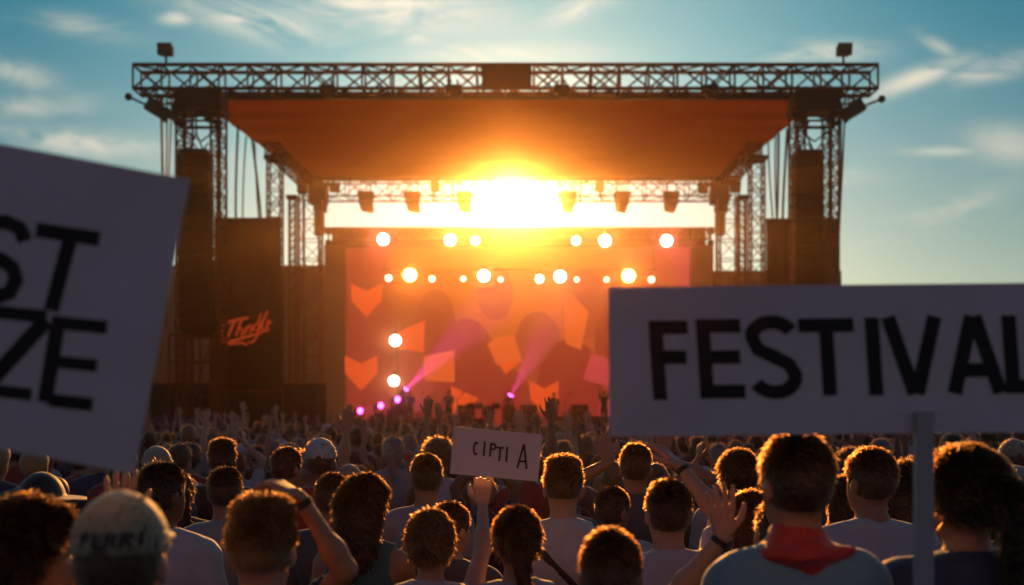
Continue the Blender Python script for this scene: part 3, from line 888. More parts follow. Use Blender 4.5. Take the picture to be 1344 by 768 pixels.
def screen_material():
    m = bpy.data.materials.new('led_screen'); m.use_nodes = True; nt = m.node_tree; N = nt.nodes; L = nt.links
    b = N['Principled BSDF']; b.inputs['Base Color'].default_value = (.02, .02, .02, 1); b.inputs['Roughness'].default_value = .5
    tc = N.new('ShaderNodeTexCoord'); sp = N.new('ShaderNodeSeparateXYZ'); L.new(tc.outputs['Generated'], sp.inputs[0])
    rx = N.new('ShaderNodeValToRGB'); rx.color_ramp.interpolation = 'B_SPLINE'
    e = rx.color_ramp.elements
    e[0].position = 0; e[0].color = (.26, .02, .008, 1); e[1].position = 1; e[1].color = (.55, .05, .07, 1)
    for p_, c_ in ((.12, (.36, .04, .015, 1)), (.28, (.62, .09, .012, 1)), (.52, (1.0, .22, .015, 1)), (.8, (.72, .09, .03, 1))):  # picture gradient, with the sun's orange glow painted in around the middle
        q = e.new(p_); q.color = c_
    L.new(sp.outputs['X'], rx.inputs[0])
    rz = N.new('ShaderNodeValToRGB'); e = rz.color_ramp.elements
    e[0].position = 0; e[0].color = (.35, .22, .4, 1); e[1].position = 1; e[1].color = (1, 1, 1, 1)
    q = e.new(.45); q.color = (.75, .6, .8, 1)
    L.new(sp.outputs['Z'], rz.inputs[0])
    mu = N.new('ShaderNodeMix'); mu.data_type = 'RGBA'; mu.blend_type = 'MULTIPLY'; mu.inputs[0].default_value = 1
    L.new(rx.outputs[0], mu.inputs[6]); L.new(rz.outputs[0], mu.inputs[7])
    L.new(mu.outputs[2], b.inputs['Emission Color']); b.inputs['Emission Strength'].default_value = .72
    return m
vwY = YW
vx0, vx1 = P(426, 0, vwY).x, P(936, 0, vwY).x; vzt = P(0, 297, vwY).z; vzb = 1.5
vw = thing('video_wall', 'huge glowing orange video wall with heart and arrow shapes behind the stage', 'video wall', ((vx0+vx1)/2, vwY, vzb))
cx = (vx0+vx1)/2
def vp(px, py): return ((px-CX)*vwY/F-cx, EYE-(py-HY)*vwY/F-vzb)
M_VSIDE = mat('wall_side_panel', (.16, .075, .03), .8, 0, .15, 1, emit=(.30, .085, .02), estr=.12)  # unlit panels; a faint warm glow is painted into them
s0 = vp(455, 325); s1 = vp(905, 325)
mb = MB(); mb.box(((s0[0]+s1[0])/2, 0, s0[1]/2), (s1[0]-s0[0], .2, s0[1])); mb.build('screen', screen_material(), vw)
mb = MB(); a = vp(426, 322); mb.box(((a[0]+s0[0])/2-.02, .02, a[1]/2), (s0[0]-a[0]-.05, .3, a[1])); mb.build('side_panel', M_VSIDE, vw)
b = vp(936, 322); mb = MB(); mb.box(((b[0]+s1[0])/2+.02, .02, b[1]/2), (b[0]-s1[0]-.05, .3, b[1])); mb.build('side_panel', M_VSIDE, vw)
M_HEAD = mat('header_panel', (.06, .022, .012), .8, emit=(.3, .05, .01), estr=.12)  # dark header is no lamp; a faint reddish glow is painted in
ht = vp(440, 297)[1]; hb = vp(440, 323)[1]
mb = MB(); mb.box((0, .35, (ht+hb)/2), (vp(933, 0)[0]-vp(440, 0)[0], .25, ht-hb)); mb.build('header', M_HEAD, vw)
mb = MB()
for sx in (vp(430, 0)[0], vp(934, 0)[0]):
    mb.box((sx, .3, ht-.2), (.35, .4, .35)); mb.box((sx, .3, ht-.9), (.3, .4, .3)); mb.tube((sx, .3, 0), (sx, .3, ht), .06)
mb.build('end_bracket', M_DARK, vw)
def gmat(n, c, s=.8): return mat('screen_'+n, (.02, .02, .02), .5, emit=c, estr=s)
G_OR = gmat('orange', (.95, .09, .012), .78); G_RD = gmat('red', (.33, .022, .012)); G_LO = gmat('light_orange', (.95, .13, .02), .72); G_MG = gmat('magenta', (.8, .06, .08), .62); G_MR = gmat('maroon', (.42, .045, .022))
def graphic(name, poly, m, dy):
    mb = MB(); mb.prism([vp(*q) for q in poly], -.1-dy, -.1-dy+.008); return mb.build(name, m, vw)
def ellp(cx_, cy_, rx, ry, n=36): return [(cx_+rx*math.cos(6.2832*i/n), cy_+ry*math.sin(6.2832*i/n)) for i in range(n)]
graphic('red_column', [(455, 330), (512, 330), (512, 550), (455, 550)], G_RD, .012)
for i, e_ in enumerate([(572, 425, 26, 45), (650, 385, 24, 36), (612, 490, 42, 72), (706, 455, 31, 46), (655, 535, 45, 55), (768, 400, 30, 45), (748, 520, 45, 75), (540, 500, 30, 42), (820, 450, 40, 60), (860, 380, 30, 50)]):
    graphic('dark_disc', ellp(*e_), G_MR if i % 2 else G_RD, .024+.012*i)
def heart(cx_, cy_, w_, h_): return [(cx_-w_/2, cy_-h_/2), (cx_, cy_-h_*.28), (cx_+w_/2, cy_-h_/2), (cx_+w_/2*.98, cy_), (cx_, cy_+h_/2), (cx_-w_/2*.98, cy_)]
graphic('heart', heart(482, 395, 41, 44), G_OR, .15); graphic('heart', heart(475, 490, 43, 46), G_OR, .162); graphic('heart', heart(714, 523, 38, 46), G_OR, .174)
graphic('arrow', [(523, 436), (558, 421), (557, 463), (522, 458)], G_OR, .186)
graphic('arrow', [(556, 468), (597, 460), (597, 502), (558, 500)], G_LO, .198)
graphic('arrow', [(592, 507), (628, 523), (604, 548), (594, 545)], G_OR, .21)
graphic('arrow', [(640, 452), (652, 480), (686, 476), (674, 440), (650, 445)], G_LO, .222)
graphic('arrow', [(655, 478), (684, 474), (664, 492)], G_OR, .234)
graphic('arrow', [(764, 498), (776, 464), (806, 475), (804, 510)], G_MG, .246)
graphic('arrow', [(738, 375), (772, 410), (762, 460), (742, 452)], G_LO, .258)
graphic('arrow', [(785, 530), (808, 520), (806, 552), (786, 552)], G_MG, .27)

# lattice glints on the header = its own small truss, front of header
truss('header_truss', 'slim lattice truss across the dark header of the video wall', (P(442, 0, vwY-.9).x, vwY-.9, P(0, 307, vwY-.9).z), (P(930, 0, vwY-.9).x, vwY-.9, P(0, 307, vwY-.9).z), .4, .55, .5, mat('lattice_red_oxide', (.16, .07, .04), .6), rc=.035, rb=.022)

# ---- blinders under the rear truss
for i, (q, lb) in enumerate(((480, 'first from the script banner'), (541, 'second from the script banner'), (609, 'third from the script banner'), (747, 'third from the festival sign end'), (817, 'second from the festival sign end'), (881, 'nearest the festival sign end'))):
    Yb = YR-.9; p = P(q, 252, Yb)
    r = thing('blinder_light', 'dark trapezoid blinder lamp under the rear truss, '+lb, 'stage light', p, 0, 'blinder lamps under the rear truss')
    mb = MB(); s_ = 1 if q < 672 else -1
    mb.prism([(-.47, 0), (.47, 0), (.38+.03*s_, -.50), (-.38+.03*s_, -.50)], -.3, .3); mb.build('housing', M_DARK, r, bevel=.03)
    mb = MB(); mb.prism([(-.38+.03*s_, -.62), (.38+.03*s_, -.62), (.30+.14*s_, -1.18), (-.30+.05*s_, -1.05)], -.3, .3)
    mb.build('lamp_head', M_DARK, r, bevel=.03)
    for x in (-.36, .36):
        mb = MB(); mb.box((x, 0, -.56), (.06, .5, .2)); mb.build('yoke', M_DARK, r)
        mb = MB(); mb.tube((x*.8, 0, 0), (x*.8, 0, .5), .03); mb.build('hook_clamp', M_DARK, r)
for q in (571, 787):
    p = P(q, 243, YR-.9); r = thing('dimmer_box', 'small dark box slung under the rear truss on the %s side' % ('banner' if q < 600 else 'festival-sign'), 'dimmer box', p)
    mb = MB(); mb.box((0, 0, -.1), (.5, .4, .55)); mb.build('case', M_DARK, r, bevel=.05)
    mb = MB(); mb.tube((0, 0, -.3), (0, 0, -.75), .05); mb.build('tail', M_DARK, r)

# ---- lit lamps facing the crowd
WHITE = lens_mat('lens_white', (1, .86, .72), 14); PINKL = lens_mat('lens_pink', (1, .62, .66), 12); YEL = lens_mat('lens_yellow', (1, .62, .16), 14); SMALL = lens_mat('lens_small', (1, .50, .32), 5)
def par(px, py, rp, lens, Y, power=0, colr=(1, .5, .2), label='', grp='', tilt=4, spot=70, yaw=0):
    p = P(px, py, Y); rad = rp*Y/F
    r = thing('stage_lamp', label, 'stage lamp', p, 0, grp)
    mb = MB(); mb.tube((0, .12, 0), (0, .12+rad*1.8, 0), rad*1.06, 20, rad*.7); mb.tube((0, .02, 0), (0, .12, 0), rad*1.14, 20); mb.build('can', M_DARK, r)
    mb = MB()
    n = 20; mb.v.append((0, -.05-rad*.25, 0))
    for j, (rr_, yy) in enumerate(((.55, -.04-rad*.18), (1.0, -.0))):
        for i in range(n): mb.v.append((rad*rr_*math.cos(6.2832*i/n), yy, rad*rr_*math.sin(6.2832*i/n)))
    for i in range(n):
        mb.f.append((0, 1+i, 1+(i+1) % n)); mb.f.append((1+i, 1+n+i, 1+n+(i+1) % n, 1+(i+1) % n))
    mb.build('lens', lens, r, smooth=True)
    mb = MB(); mb.box((0, .35, rad*1.15+.08), (rad*.5+.05, .1, .26)); mb.build('clamp', M_DARK, r)
    if power:
        ld = bpy.data.lights.new('lamp_beam', 'SPOT'); ld.energy = power; ld.color = colr; ld.spot_size = R(spot); ld.spot_blend = .6; ld.shadow_soft_size = .04
        lo = bpy.data.objects.new('lamp_beam', ld); col.objects.link(lo); lo.parent = r; lo.location = (0, -.35, 0); lo.rotation_euler = (R(-(90-tilt)), 0, R(yaw))
    return r
PW = 850
row1 = [(503, 314, 7.5, PINKL, 1), (591, 315, 7, WHITE, 1), (624, 316, 5.2, WHITE, 0), (756, 316, 5.2, WHITE, 0), (794, 316, 7.5, WHITE, 1), (875, 316, 7.5, PINKL, 1)]
nm1 = ['first', 'second', 'third', 'fourth', 'fifth', 'last']
for (x, y, rp, l, pw), nm in zip(row1, nm1):
    par(x, y, rp, l, vwY-1.4, PW*pw, (1, .22, .22) if l is PINKL else (1, .36, .09), 'bright round lamp on the video wall header, %s of six from the script banner' % nm, 'lamps on the video wall header', tilt=9)
row2 = [(510, 365, 4.6, SMALL), (538, 361, 8.5, YEL), (567, 366, 4.2, SMALL), (608, 366, 3.6, SMALL), (635, 362, 7.5, WHITE), (657, 367, 3.4, SMALL), (708, 366, 5, WHITE), (735, 363, 7.5, WHITE), (757, 367, 3.4, SMALL), (796, 367, 3.6, SMALL), (825, 362, 8.5, YEL), (855, 367, 4.4, SMALL)]
ordn = ['first', 'second', 'third', 'fourth', 'fifth', 'sixth', 'seventh', 'eighth', 'ninth', 'tenth', 'eleventh', 'last']
for (x, y, rp, l), nm in zip(row2, ordn):
    big = rp > 6
    par(x, y, rp, l, vwY-1.1, (PW*1.7 if l is YEL else PW*.6) if big else 0, (1, .36, .05), '%s round lamp of the lower lamp row, %s of twelve from the script banner' % ('big yellow' if l is YEL else 'big white' if big else 'small', nm), 'lower lamp row before the video wall', tilt=6)
par(519, 447, 7.2, WHITE, vwY-1.4, PW*.4, (1, .5, .25), 'white lamp on the pole beside the hearts, the upper of two', 'lamps on the pole beside the hearts')
par(517, 500, 6.6, WHITE, vwY-1.4, PW*.4, (1, .5, .25), 'white lamp on the pole beside the hearts, the lower of two', 'lamps on the pole beside the hearts')
# lower lamp bar and the lamp pole
b_ = thing('lamp_bar', 'thin bar carrying the lower row of lamps across the video wall', 'lamp bar', P(682, 360, vwY-.75))
mb = MB(); mb.tube((-7.6, 0, .25), (7.6, 0, .25), .04); mb.tube((-7.4, .0, .25), (-7.4, .5, 2.2), .02); mb.tube((7.4, .0, .25), (7.4, .5, 2.2), .02); mb.build('pipe', M_DARK, b_)
q_ = P(522, 420, vwY-1.0)
b_ = thing('lamp_pole', 'upright black lamp pole on the stage beside the hearts', 'lamp pole', (q_.x, q_.y, 1.46))
mb = MB(); mb.tube((0, 0, 0), (0, 0, q_.z-1.46), .04); mb.build('pole', M_DARK, b_); mb = MB(); mb.box((0, 0, .04), (.7, .7, .08)); mb.build('foot', M_DARK, b_)

# moving heads throwing magenta beams
M_MAGL = lens_mat('lens_magenta', (1, .08, .75), 9)
def mover(px, py, Y, tx, ty, label, power, spot=9):
    p = P(px, py, Y); t = P(tx, ty, Y-1.5); d = (t-p).normalized()
    r = thing('moving_head', label, 'moving head lamp', (p.x, p.y, p.z))
    qt = d.to_track_quat('Z', 'Y').to_matrix()
    mb = MB(); mb.tube((0, 0, -.42), (0, 0, -.28), .22, 12); mb.box((-.2, 0, -.18), (.06, .2, .36)); mb.box((.2, 0, -.18), (.06, .2, .36)); mb.build('yoke', M_DARK, r)
    mb = MB(); mb.tube(-d*.2, d*.18, .13, 14, .16); mb.build('head', M_DARK, r, smooth=False)
    mb = MB(); mb.tube(d*.185, d*.2, .14, 14); mb.build('lens', M_MAGL, r)
    if power:
        ld = bpy.data.lights.new('magenta_beam', 'SPOT'); ld.energy = power; ld.color = (1, .06, .70); ld.spot_size = R(spot); ld.spot_blend = .5; ld.shadow_soft_size = .08
        lo = bpy.data.objects.new('magenta_beam', ld); col.objects.link(lo); lo.parent = r; lo.location = d*.25
        lo.rotation_euler = d.to_track_quat('-Z', 'Y').to_euler()
    q = thing('stage_riser', 'small black riser box under the %s' % label, 'riser', (p.x, p.y, 1.46))
    mb = MB(); hz = max(.1, p.z-.42-1.46); mb.box((0, 0, hz/2), (.7, .7, hz)); mb.build('riser_box', M_DARK, q, bevel=.02)
mover(530, 514, 52, 605, 440, 'moving head lamp throwing a magenta beam beside the hearts', 15000, 27)
mover(668, 523, 52, 720, 430, 'moving head lamp throwing a magenta beam at centre stage', 9000, 25)
for x, y, lb in ((470, 540, 'magenta lamp lowest beside the hearts'), (497, 533, 'magenta lamp between the hearts and the first performer'), (519, 525, 'magenta lamp just below the bright moving head')):
    mover(x, y, 47, x+30, y-6, lb, 1500, 50)

for q, lb in ((548, 'microphone stand before the first performer'), (600, 'microphone stand beside the third performer'), (741, 'microphone stand near the orange heart')):
    p = P(q, 540, 45.5); r = thing('mic_stand', lb, 'microphone stand', (p.x, 45.5, 1.46))
    mb = MB(); mb.tube((0, 0, 0), (0, 0, 1.35), .015); mb.build('pole', M_DARK, r)
    mb = MB(); mb.tube((0, 0, 1.35), (.25, -.1, 1.62), .012); mb.tube((.25, -.1, 1.62), (.32, -.13, 1.68), .03); mb.build('boom', M_DARK, r)
    mb = MB(); mb.tube((0, 0, 0), (0, 0, .03), .16, 14); mb.build('base', M_DARK, r)
for q, Y_, lb in ((612, 50, 'black amplifier stack behind the third performer'), (694, 50, 'black amplifier stack at centre stage'), (760, 49.5, 'black amplifier stack nearest the festival placard')):
    p = P(q, 540, Y_); r = thing('amplifier', lb, 'amplifier', (p.x, Y_, 1.46))
    mb = MB(); mb.box((0, 0, .45), (.85, .45, .86)); mb.build('cabinet', M_SPK, r, bevel=.03)
    mb = MB(); mb.box((0, 0, 1.03), (.85, .40, .26)); mb.build('amp_head', M_DARK, r, bevel=.03)
    mb = MB()
    mb.tube((-.2, -.23, .62), (-.2, -.24, .62), .15, 14); mb.tube((.2, -.23, .62), (.2, -.24, .62), .15, 14); mb.tube((-.2, -.23, .26), (-.2, -.24, .26), .15, 14); mb.tube((.2, -.23, .26), (.2, -.24, .26), .15, 14)
    mb.build('speaker_cones', M_DARK, r)
r = thing('drum_kit', 'drum kit with cymbals on the centre riser', 'drum kit', (P(640, 540, 50.5).x, 50.5, 1.96))
mb = MB(); mb.tube((0, -.25, .32), (0, .25, .32), .32, 20); mb.build('bass_drum', M_DARK, r)
for x in (-.42, .42, -.85):
    mb = MB(); mb.tube((x, 0, .45), (x, 0, .75), .2, 16); mb.build('tom', M_DARK, r)
for x, z in ((-.8, 1.3), (.8, 1.35), (1.1, .95)):
    mb = MB(); mb.tube((x, .1, z), (x, .1, z+.02), .26, 18, .04); mb.tube((x, .1, -.2), (x, .1, z), .015); mb.build('cymbal', M_STEEL, r)

# side trunk (blue case) near the left
q_ = P(232, 548, 39); r = thing('flight_case', 'dull blue case beside the stage below the speaker column', 'case', (q_.x, 39, .0))
mb = MB(); mb.box((0, 0, 1.0), (1.6, .8, 2.0)); mb.build('case_body', M_TRUNK, r, bevel=.03); mb = MB(); mb.box((0, -.41, 1.3), (1.5, .02, .05)); mb.box((0, -.41, .4), (.05, .02, .6)); mb.build('edging', M_STEEL, r)

# crowd barrier
r = thing('crowd_barrier', 'steel crowd barrier along the front of the stage', 'barrier', (0, 37.5, 0))
mb = MB()
for z in (.15, .6, 1.1): mb.tube((-19, 0, z), (19, 0, z), .03)
mb.build('rails', M_STEEL, r); mb = MB()
for i in range(77): mb.tube((-19+i*.5, 0, .15), (-19+i*.5, 0, 1.1), .015, 5)
mb.build('bars', M_STEEL, r)

# ================================================================== PLACARDS
def placard(name, corners_center, w, h, rot, label, yaw=0, tilt=0):
    r = thing(name, label, 'placard', corners_center)
    r.rotation_euler = (R(tilt), R(rot), R(yaw))
    mb = MB(); mb.box((0, 0, 0), (w, .005, h)); mb.build('board', M_SIGN, r, bevel=.001)
    return r
M_TAPE = mat('masking_tape', (.40, .36, .34), .6)
# festival sign: board centre measured at 2.2 m
Ys = 2.2; s = Ys/F
c = P(1103, 472, Ys); r = placard('placard', c, 608*s, 196*s, -.6, 'wide grey-white placard on a wooden stick reading FESTIVAL in black capitals')
def fb(x0, x1, yt, yb):   # box in the board frame from photo marks
    a = R(.6)
    def loc(x, y):
        dx, dz = (x-1103)*s, -(y-472)*s
        return dx*math.cos(a)+dz*math.sin(a), -dx*math.sin(a)+dz*math.cos(a)
    l = loc(x0, (yt+yb)/2); rr_ = loc(x1, (yt+yb)/2); t_ = loc((x0+x1)/2, yt); b_2 = loc((x0+x1)/2, yb)
    return (l[0], rr_[0], b_2[1], t_[1])
mb = MB()
boxes = [fb(854, 905, 421, 525), fb(916, 974, 419, 523), fb(979, 1051, 415, 523), fb(1050, 1122, 418, 519), fb(1136, 1157, 417, 519), fb(1159, 1238, 416, 517), fb(1240, 1318, 415, 516), fb(1317, 1362, 414, 516)]
letters(mb, 'FESTIVAL', boxes, -.0026, .00012, None, 18.0*s)
mb.v = [(x-.055*z, y, z) for x, y, z in mb.v]
mb.build('lettering', M_INK, r)
mb = MB(); cpx = (1208-1103)*s; mb.box((cpx, -.017, -.112-.84), (23*s, .022, 1.68)); o = mb.build('stick', M_WOOD, r, bevel=.002)
o.rotation_euler = (0, R(.6), 0)
# left tilted placard, 1.85 m away
Ys = 1.85; s = Ys/F; rot = 10.6
# corners TR (251,236) BR (173,622); width extends out of frame
tr = Vector((251, 236)); br_ = Vector((174, 622)); ux = Vector((math.cos(R(rot)), math.sin(R(rot))))
mid = (tr+br_)/2; cpix = mid-ux*290
c = P(cpix.x, cpix.y, Ys); hL = (tr-br_).length
r = placard('placard', c, 580*s, hL*s, rot, 'big tilted placard at the crowd edge reading ST over ZE in slanted capitals')
def lp(x, y):
    dx, dz = (x-cpix.x)*s, -(y-cpix.y)*s; a = R(rot)
    return dx*math.cos(a)-dz*math.sin(a), dx*math.sin(a)+dz*math.cos(a)
mb = MB(); kk = 0
def ls(pts, wpx=17):
    global kk
    kk += 1; mb.strip([lp(*q) for q in pts], wpx*s, -.0042-.00012*kk, -.0026)
ls([(49, 302), (131, 314)], 19); ls([(92, 317), (68, 408)], 19)                    # T
ls([(69, 423), (141, 430)], 17); ls([(73, 415), (62, 532)], 0.1)
ls([(76, 430), (60, 528)], 19); ls([(76, 475), (128, 480)], 16); ls([(66, 525), (122, 531)], 17)      # E
ls([(-62, 404), (62, 416)], 17); ls([(62, 420), (-22, 512)], 20); ls([(-60, 506), (42, 518)], 16)       # Z
S_ = [(34, 316), (27, 300), (10, 292), (-12, 292), (-30, 304), (-32, 322), (-18, 334), (4, 342), (18, 352), (22, 368), (14, 384), (-6, 392), (-28, 388), (-42, 376)]
ls(S_, 19)
mb.build('lettering', M_INK, r)
mb = MB(); mb.box((0, .015, -hL*s/2-.35), (.03, .02, 1.2)); mb.build('stick', M_WOOD, r, bevel=.002)
# small middle placard held up in the crowd
Ym = 3.9; s = Ym/F
c = P(651, 596, Ym); r = placard('placard', c, 116*s, 62*s, 5.2, 'small pale placard with handwritten capitals held up in the middle of the crowd')
mb = MB()
def mbx(x0, x1, y0, y1): return ((x0-651)*s, (x1-651)*s, -(y1-596)*s, -(y0-596)*s)
letters(mb, 'CIPTIA', [mbx(620, 628, 582, 600), mbx(632, 638, 581, 600), mbx(642, 651, 582, 600), mbx(651, 661, 586, 605), mbx(662, 668, 585, 605), mbx(679, 694, 580, 612)], -.0027, .0001, None, 2.6*s)
mb.build('lettering', M_INK, r)

# ================================================================== PEOPLE
occupied = []
def person(px, py, Y, style='short', hc='brown', skin='tan', shirt='tee', sc_='white', armL=None, armR=None, yaw=0, hyaw=0, pitch=0,
           female=False, wide=1.0, child=False, label='', extra=(), fuzz=4500, h=.013, seed=1.0, head='hair', headcol='beige', legs='denim', group=None, wd=1.0, vis=True):
    top = {'curly': 1.79, 'long': 1.765, 'buzz': 1.753, 'top': 1.775}.get(style, 1.762)
    if head == 'cap': top = 1.78
    z = EYE-(py-HY)*Y/F; s = z/top
    X = (px-CX)*Y/F; rz = R(yaw)
    occupied.append((X, Y))
    c_, s_ = math.cos(-rz), math.sin(-rz)
    def local(w):
        d = Vector(w)-Vector((X, Y, 0)); return ((d.x*c_-d.y*s_)/s/wd, (d.x*s_+d.y*c_)/s/wd, d.z/s)
    arms = {}
    for sx, a in ((-1, armL), (1, armR)):
        if a is None: arms[sx] = down(sx)
        elif a[0] == 'to':
            t = local(P(a[1], a[2], a[3]))
            e, w_ = ik((sx*(.155 if female else .17), 0, 1.43 if t[2] > 1.5 else 1.39), t, a[7] if len(a) > 7 else (sx, .1, -.4))
            arms[sx] = (e, w_, a[4], a[5], a[6])
        else: arms[sx] = a[0](sx) if callable(a[0]) else a
    f = Fig(arms, R(hyaw), R(pitch), female, wide, child)
    me = f.body_mesh(h, .0062, SKIN[skin])
    o = bpy.data.objects.new('person', me); col.objects.link(o)
    o.location = (X, Y, 0); o.rotation_euler = (0, 0, rz); o.scale = (s*wd, s*wd, s)
    tag(o, label, 'person', group)
    if head in ('hair', 'cap', 'hat'):
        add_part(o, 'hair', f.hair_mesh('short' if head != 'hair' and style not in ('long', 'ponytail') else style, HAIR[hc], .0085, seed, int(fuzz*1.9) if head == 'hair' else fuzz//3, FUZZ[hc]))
    if head == 'cap': add_part(o, 'cap', f.cap_mesh(CLOTH[headcol], .008))
    if head == 'hat': add_part(o, 'hat', f.hat_mesh(CLOTH[headcol], .01))
    add_part(o, 'shirt', f.shirt_mesh(shirt, CLOTH[sc_], .0115, seed))
    add_part(o, 'trousers', f.trousers_mesh(CLOTH[legs], .02)); add_part(o, 'shoes', f.shoes_mesh(M_SHOE, .018))
    if abs(hyaw+yaw) > 40: add_part(o, 'eyes', f.eyes_mesh(M_EYE))
    for e in extra:
        if e == 'strap': add_part(o, 'shoulder_strap', f.strap_mesh(M_LEATHER, .01, 1, shirt))
        if e == 'strap2': add_part(o, 'shoulder_strap', f.strap_mesh(M_LEATHER, .01, -1, shirt))
        if e == 'scarf': add_part(o, 'neckerchief', f.scarf_mesh(CLOTH['red'], .01))
        if e in ('watchR', 'watchL'):
            sx = 1 if e == 'watchR' else -1; e_, w_ = np.array(arms[sx][0]), np.array(arms[sx][1]); u = unit(e_-w_)
            mb = MB(); a_ = w_+u*.022
            mb.tube(a_-u*.010, a_+u*.010, .0285 if not female else .026, 16); add_part(o, 'wristband', mb.build('wristband', M_LEATHER, o, smooth=False).data) if False else mb.build('wristband', M_LEATHER, o)
    return o, f
UPW = (0, 1, 0)
# --- nearest row
person(36, 650, 2.28, 'curly', 'dark brown', 'tan', 'tee', 'black', yaw=-28, hyaw=-34, pitch=-.05, label='curly dark-haired person at the frame edge, face turned towards the capped head', seed=3, fuzz=14000, h=.010)
o, f = person(160, 640, 2.0, 'short', 'brown', 'fair', 'tee', 'sage', head='cap', headcol='sage', wide=.95, label='person in a pale green cap with dark lettering, below the tilted placard', seed=2, h=.011, wd=1.0)
# lettering wrapped round the back of the cap
mb = MB(); k = 0; x0 = -.038
for ch, w_ in zip('PERRI', (.021, .019, .021, .021, .010)):
    for st_ in glyph(ch, w_/.027, .22):
        pts = []
        for a_, b_ in zip(st_[:-1], st_[1:]):
            for t in (0, .34, .67): pts.append((a_[0]+(b_[0]-a_[0])*t, a_[1]+(b_[1]-a_[1])*t))
        pts.append(st_[-1])
        mb.strip([(x0+q[0]*.027, 1.676+q[1]*.027) for q in pts], .0058, 0, .0012)
    x0 += w_+.004
mb.v = [(x, -(.1135+.0012+(.0012-y))*math.sqrt(max(.05, 1-(x/.0915)**2-((z-1.662)/.1135)**2)), z) for x, y, z in mb.v]
mb.build('cap_lettering', M_INK, [c_ for c_ in o.children if c_.name.startswith('cap')][0])
person(344, 655, 2.62, 'top', 'blond', 'fair', 'tee', 'dark grey', wide=.95, label='person with short spiky blond hair glowing in the sun, beside the raised forearm', seed=4, fuzz=15000, h=.010)
person(338, 676, 2.95, 'short', 'brown', 'tan', 'tee', 'black', female=True,
       armR=('to', 393, 652, 2.75, (-.85, .1, .45), (-.3, .1, -.9), .5, (1, -.3, -.35)), label='person hidden by the spiky blond head, bare forearm raised with bent wrist', extra=('watchR',), seed=5, h=.010, fuzz=2500)
person(801, 697, 2.65, 'short', 'brown', 'tan', 'tee', 'black', female=True, label='dark brown rounded head at the bottom edge below the capless crossbody-bag wearer', seed=6, fuzz=9000, h=.011)
bpy.context.view_layer.update()
person(1045, 570, 2.70, 'short', 'dark brown', 'tan', 'tee', 'light blue', extra=('scarf',), wide=.90, hyaw=14, label='person in a light blue shirt with a red neckerchief, standing under the festival placard', seed=7, fuzz=9000, h=.010)
person(1268, 588, 2.75, 'ponytail', 'black', 'tan', 'tee', 'navy', hyaw=16, yaw=-4, female=True, label='person with big black hair in a ponytail and blue top, right of the placard stick', seed=8, fuzz=12000, h=.011, wd=1.12)
person(1024, 655, 3.3, 'short', 'dark brown', 'fair', 'tee', 'dark grey', armL=('to', 949, 703, 3.1, (-.05, .0, 1), (0, 1, 0), .05, (-.5, .3, -1)),
       label='person hidden behind the light blue shirt, one open palm raised beside it', extra=('watchL',), seed=9, h=.011, fuzz=2500)
# --- second row
person(212, 608, 4.05, 'short', 'black', 'brown', 'tee', 'white', hyaw=-28, label='dark-haired person in a white tee just right of the pale green cap', seed=10)
person(296, 614, 4.9, 'short', 'dark brown', 'tan', 'tee', 'light grey', label='person with cropped dark hair in a grey tee behind the spiky blond head', seed=11)
person(478, 624, 4.1, 'long', 'dark brown', 'tan', 'tank', 'teal', female=True, hyaw=-35, yaw=-8, armR=(front,), label='person with long dark hair and a teal tank top, right of the raised forearm', seed=12, fuzz=8000)
person(565, 671, 3.55, 'bun', 'blond', 'fair', 'tank', 'white', female=True, hyaw=-12, extra=('strap', 'strap2'), armR=('to', 636, 640, 4.02, (0, .05, 1), (0, 1, 0), .75, (1, .1, -.8)),
       label='person in a white racerback top raising the small placard with one bare arm', seed=13, fuzz=7000, h=.011)
person(590, 660, 4.25, 'short', 'brown', 'fair', 'tee', 'dark grey', hyaw=-40, label='person half hidden behind the raised-placard holder, turned sideways', seed=14)
person(560, 597, 5.35, 'short', 'dark brown', 'tan', 'tee', 'light grey', label='tall person in a pale grey tee above the raised-placard holder', seed=15)
person(679, 667, 3.55, 'ponytail', 'brown', 'fair', 'tank', 'white', female=True, label='person with a brown ponytail and white top under the small placard', seed=16, fuzz=8000, h=.011)
person(739, 600, 4.55, 'top', 'brown', 'fair', 'tank', 'white', extra=('strap',), label='person in white sleeveless top with dark back strap, beside the small placard', seed=17, fuzz=7000, h=.011)
person(803, 640, 4.95, 'short', 'dark brown', 'tan', 'tee', 'white', hyaw=-45, label='dark-haired person turned sideways between the strapped white tops', seed=18)
person(877, 631, 3.75, 'short', 'dark brown', 'fair', 'tee', 'white', extra=('strap2', 'watchR'), hyaw=10, armR=('to', 892, 612, 4.05, (-.75, .2, .75), (-.6, .3, -.6), .18, (1, .2, -.3)),
       label='person in white tee with crossbody strap and a watch on the raised arm', seed=19, fuzz=7000, h=.011)
person(834, 583, 5.5, 'short', 'dark brown', 'tan', 'tee', 'dark grey', armL=('to', 800, 607, 5.3, (-.3, .1, .9), (0, 1, 0), .2), armR=('to', 868, 600, 5.3, (.2, .1, 1), (0, 1, 0), .15),
       label='person in dark grey tee, both hands up, under the festival placard corner', seed=20)
person(985, 645, 4.4, 'long', 'red', 'fair', 'tee', 'black', female=True, hyaw=20, label='red-haired person in black between the open palm and the light blue shirt', seed=21)
person(1143, 589, 3.95, 'short', 'brown', 'tan', 'tee', 'white', hyaw=22, label='person in a white tee left of the placard stick', seed=22, h=.011, fuzz=6000)
person(1187, 606, 4.3, 'long', 'black', 'brown', 'tee', 'black', female=True, label='long black-haired person in black directly behind the placard stick', seed=23)
person(1333, 609, 3.8, 'short', 'dark brown', 'tan', 'tee', 'dark grey', head='cap', headcol='beige', hyaw=25, label='person in a beige cap at the frame edge beyond the ponytail', seed=24)
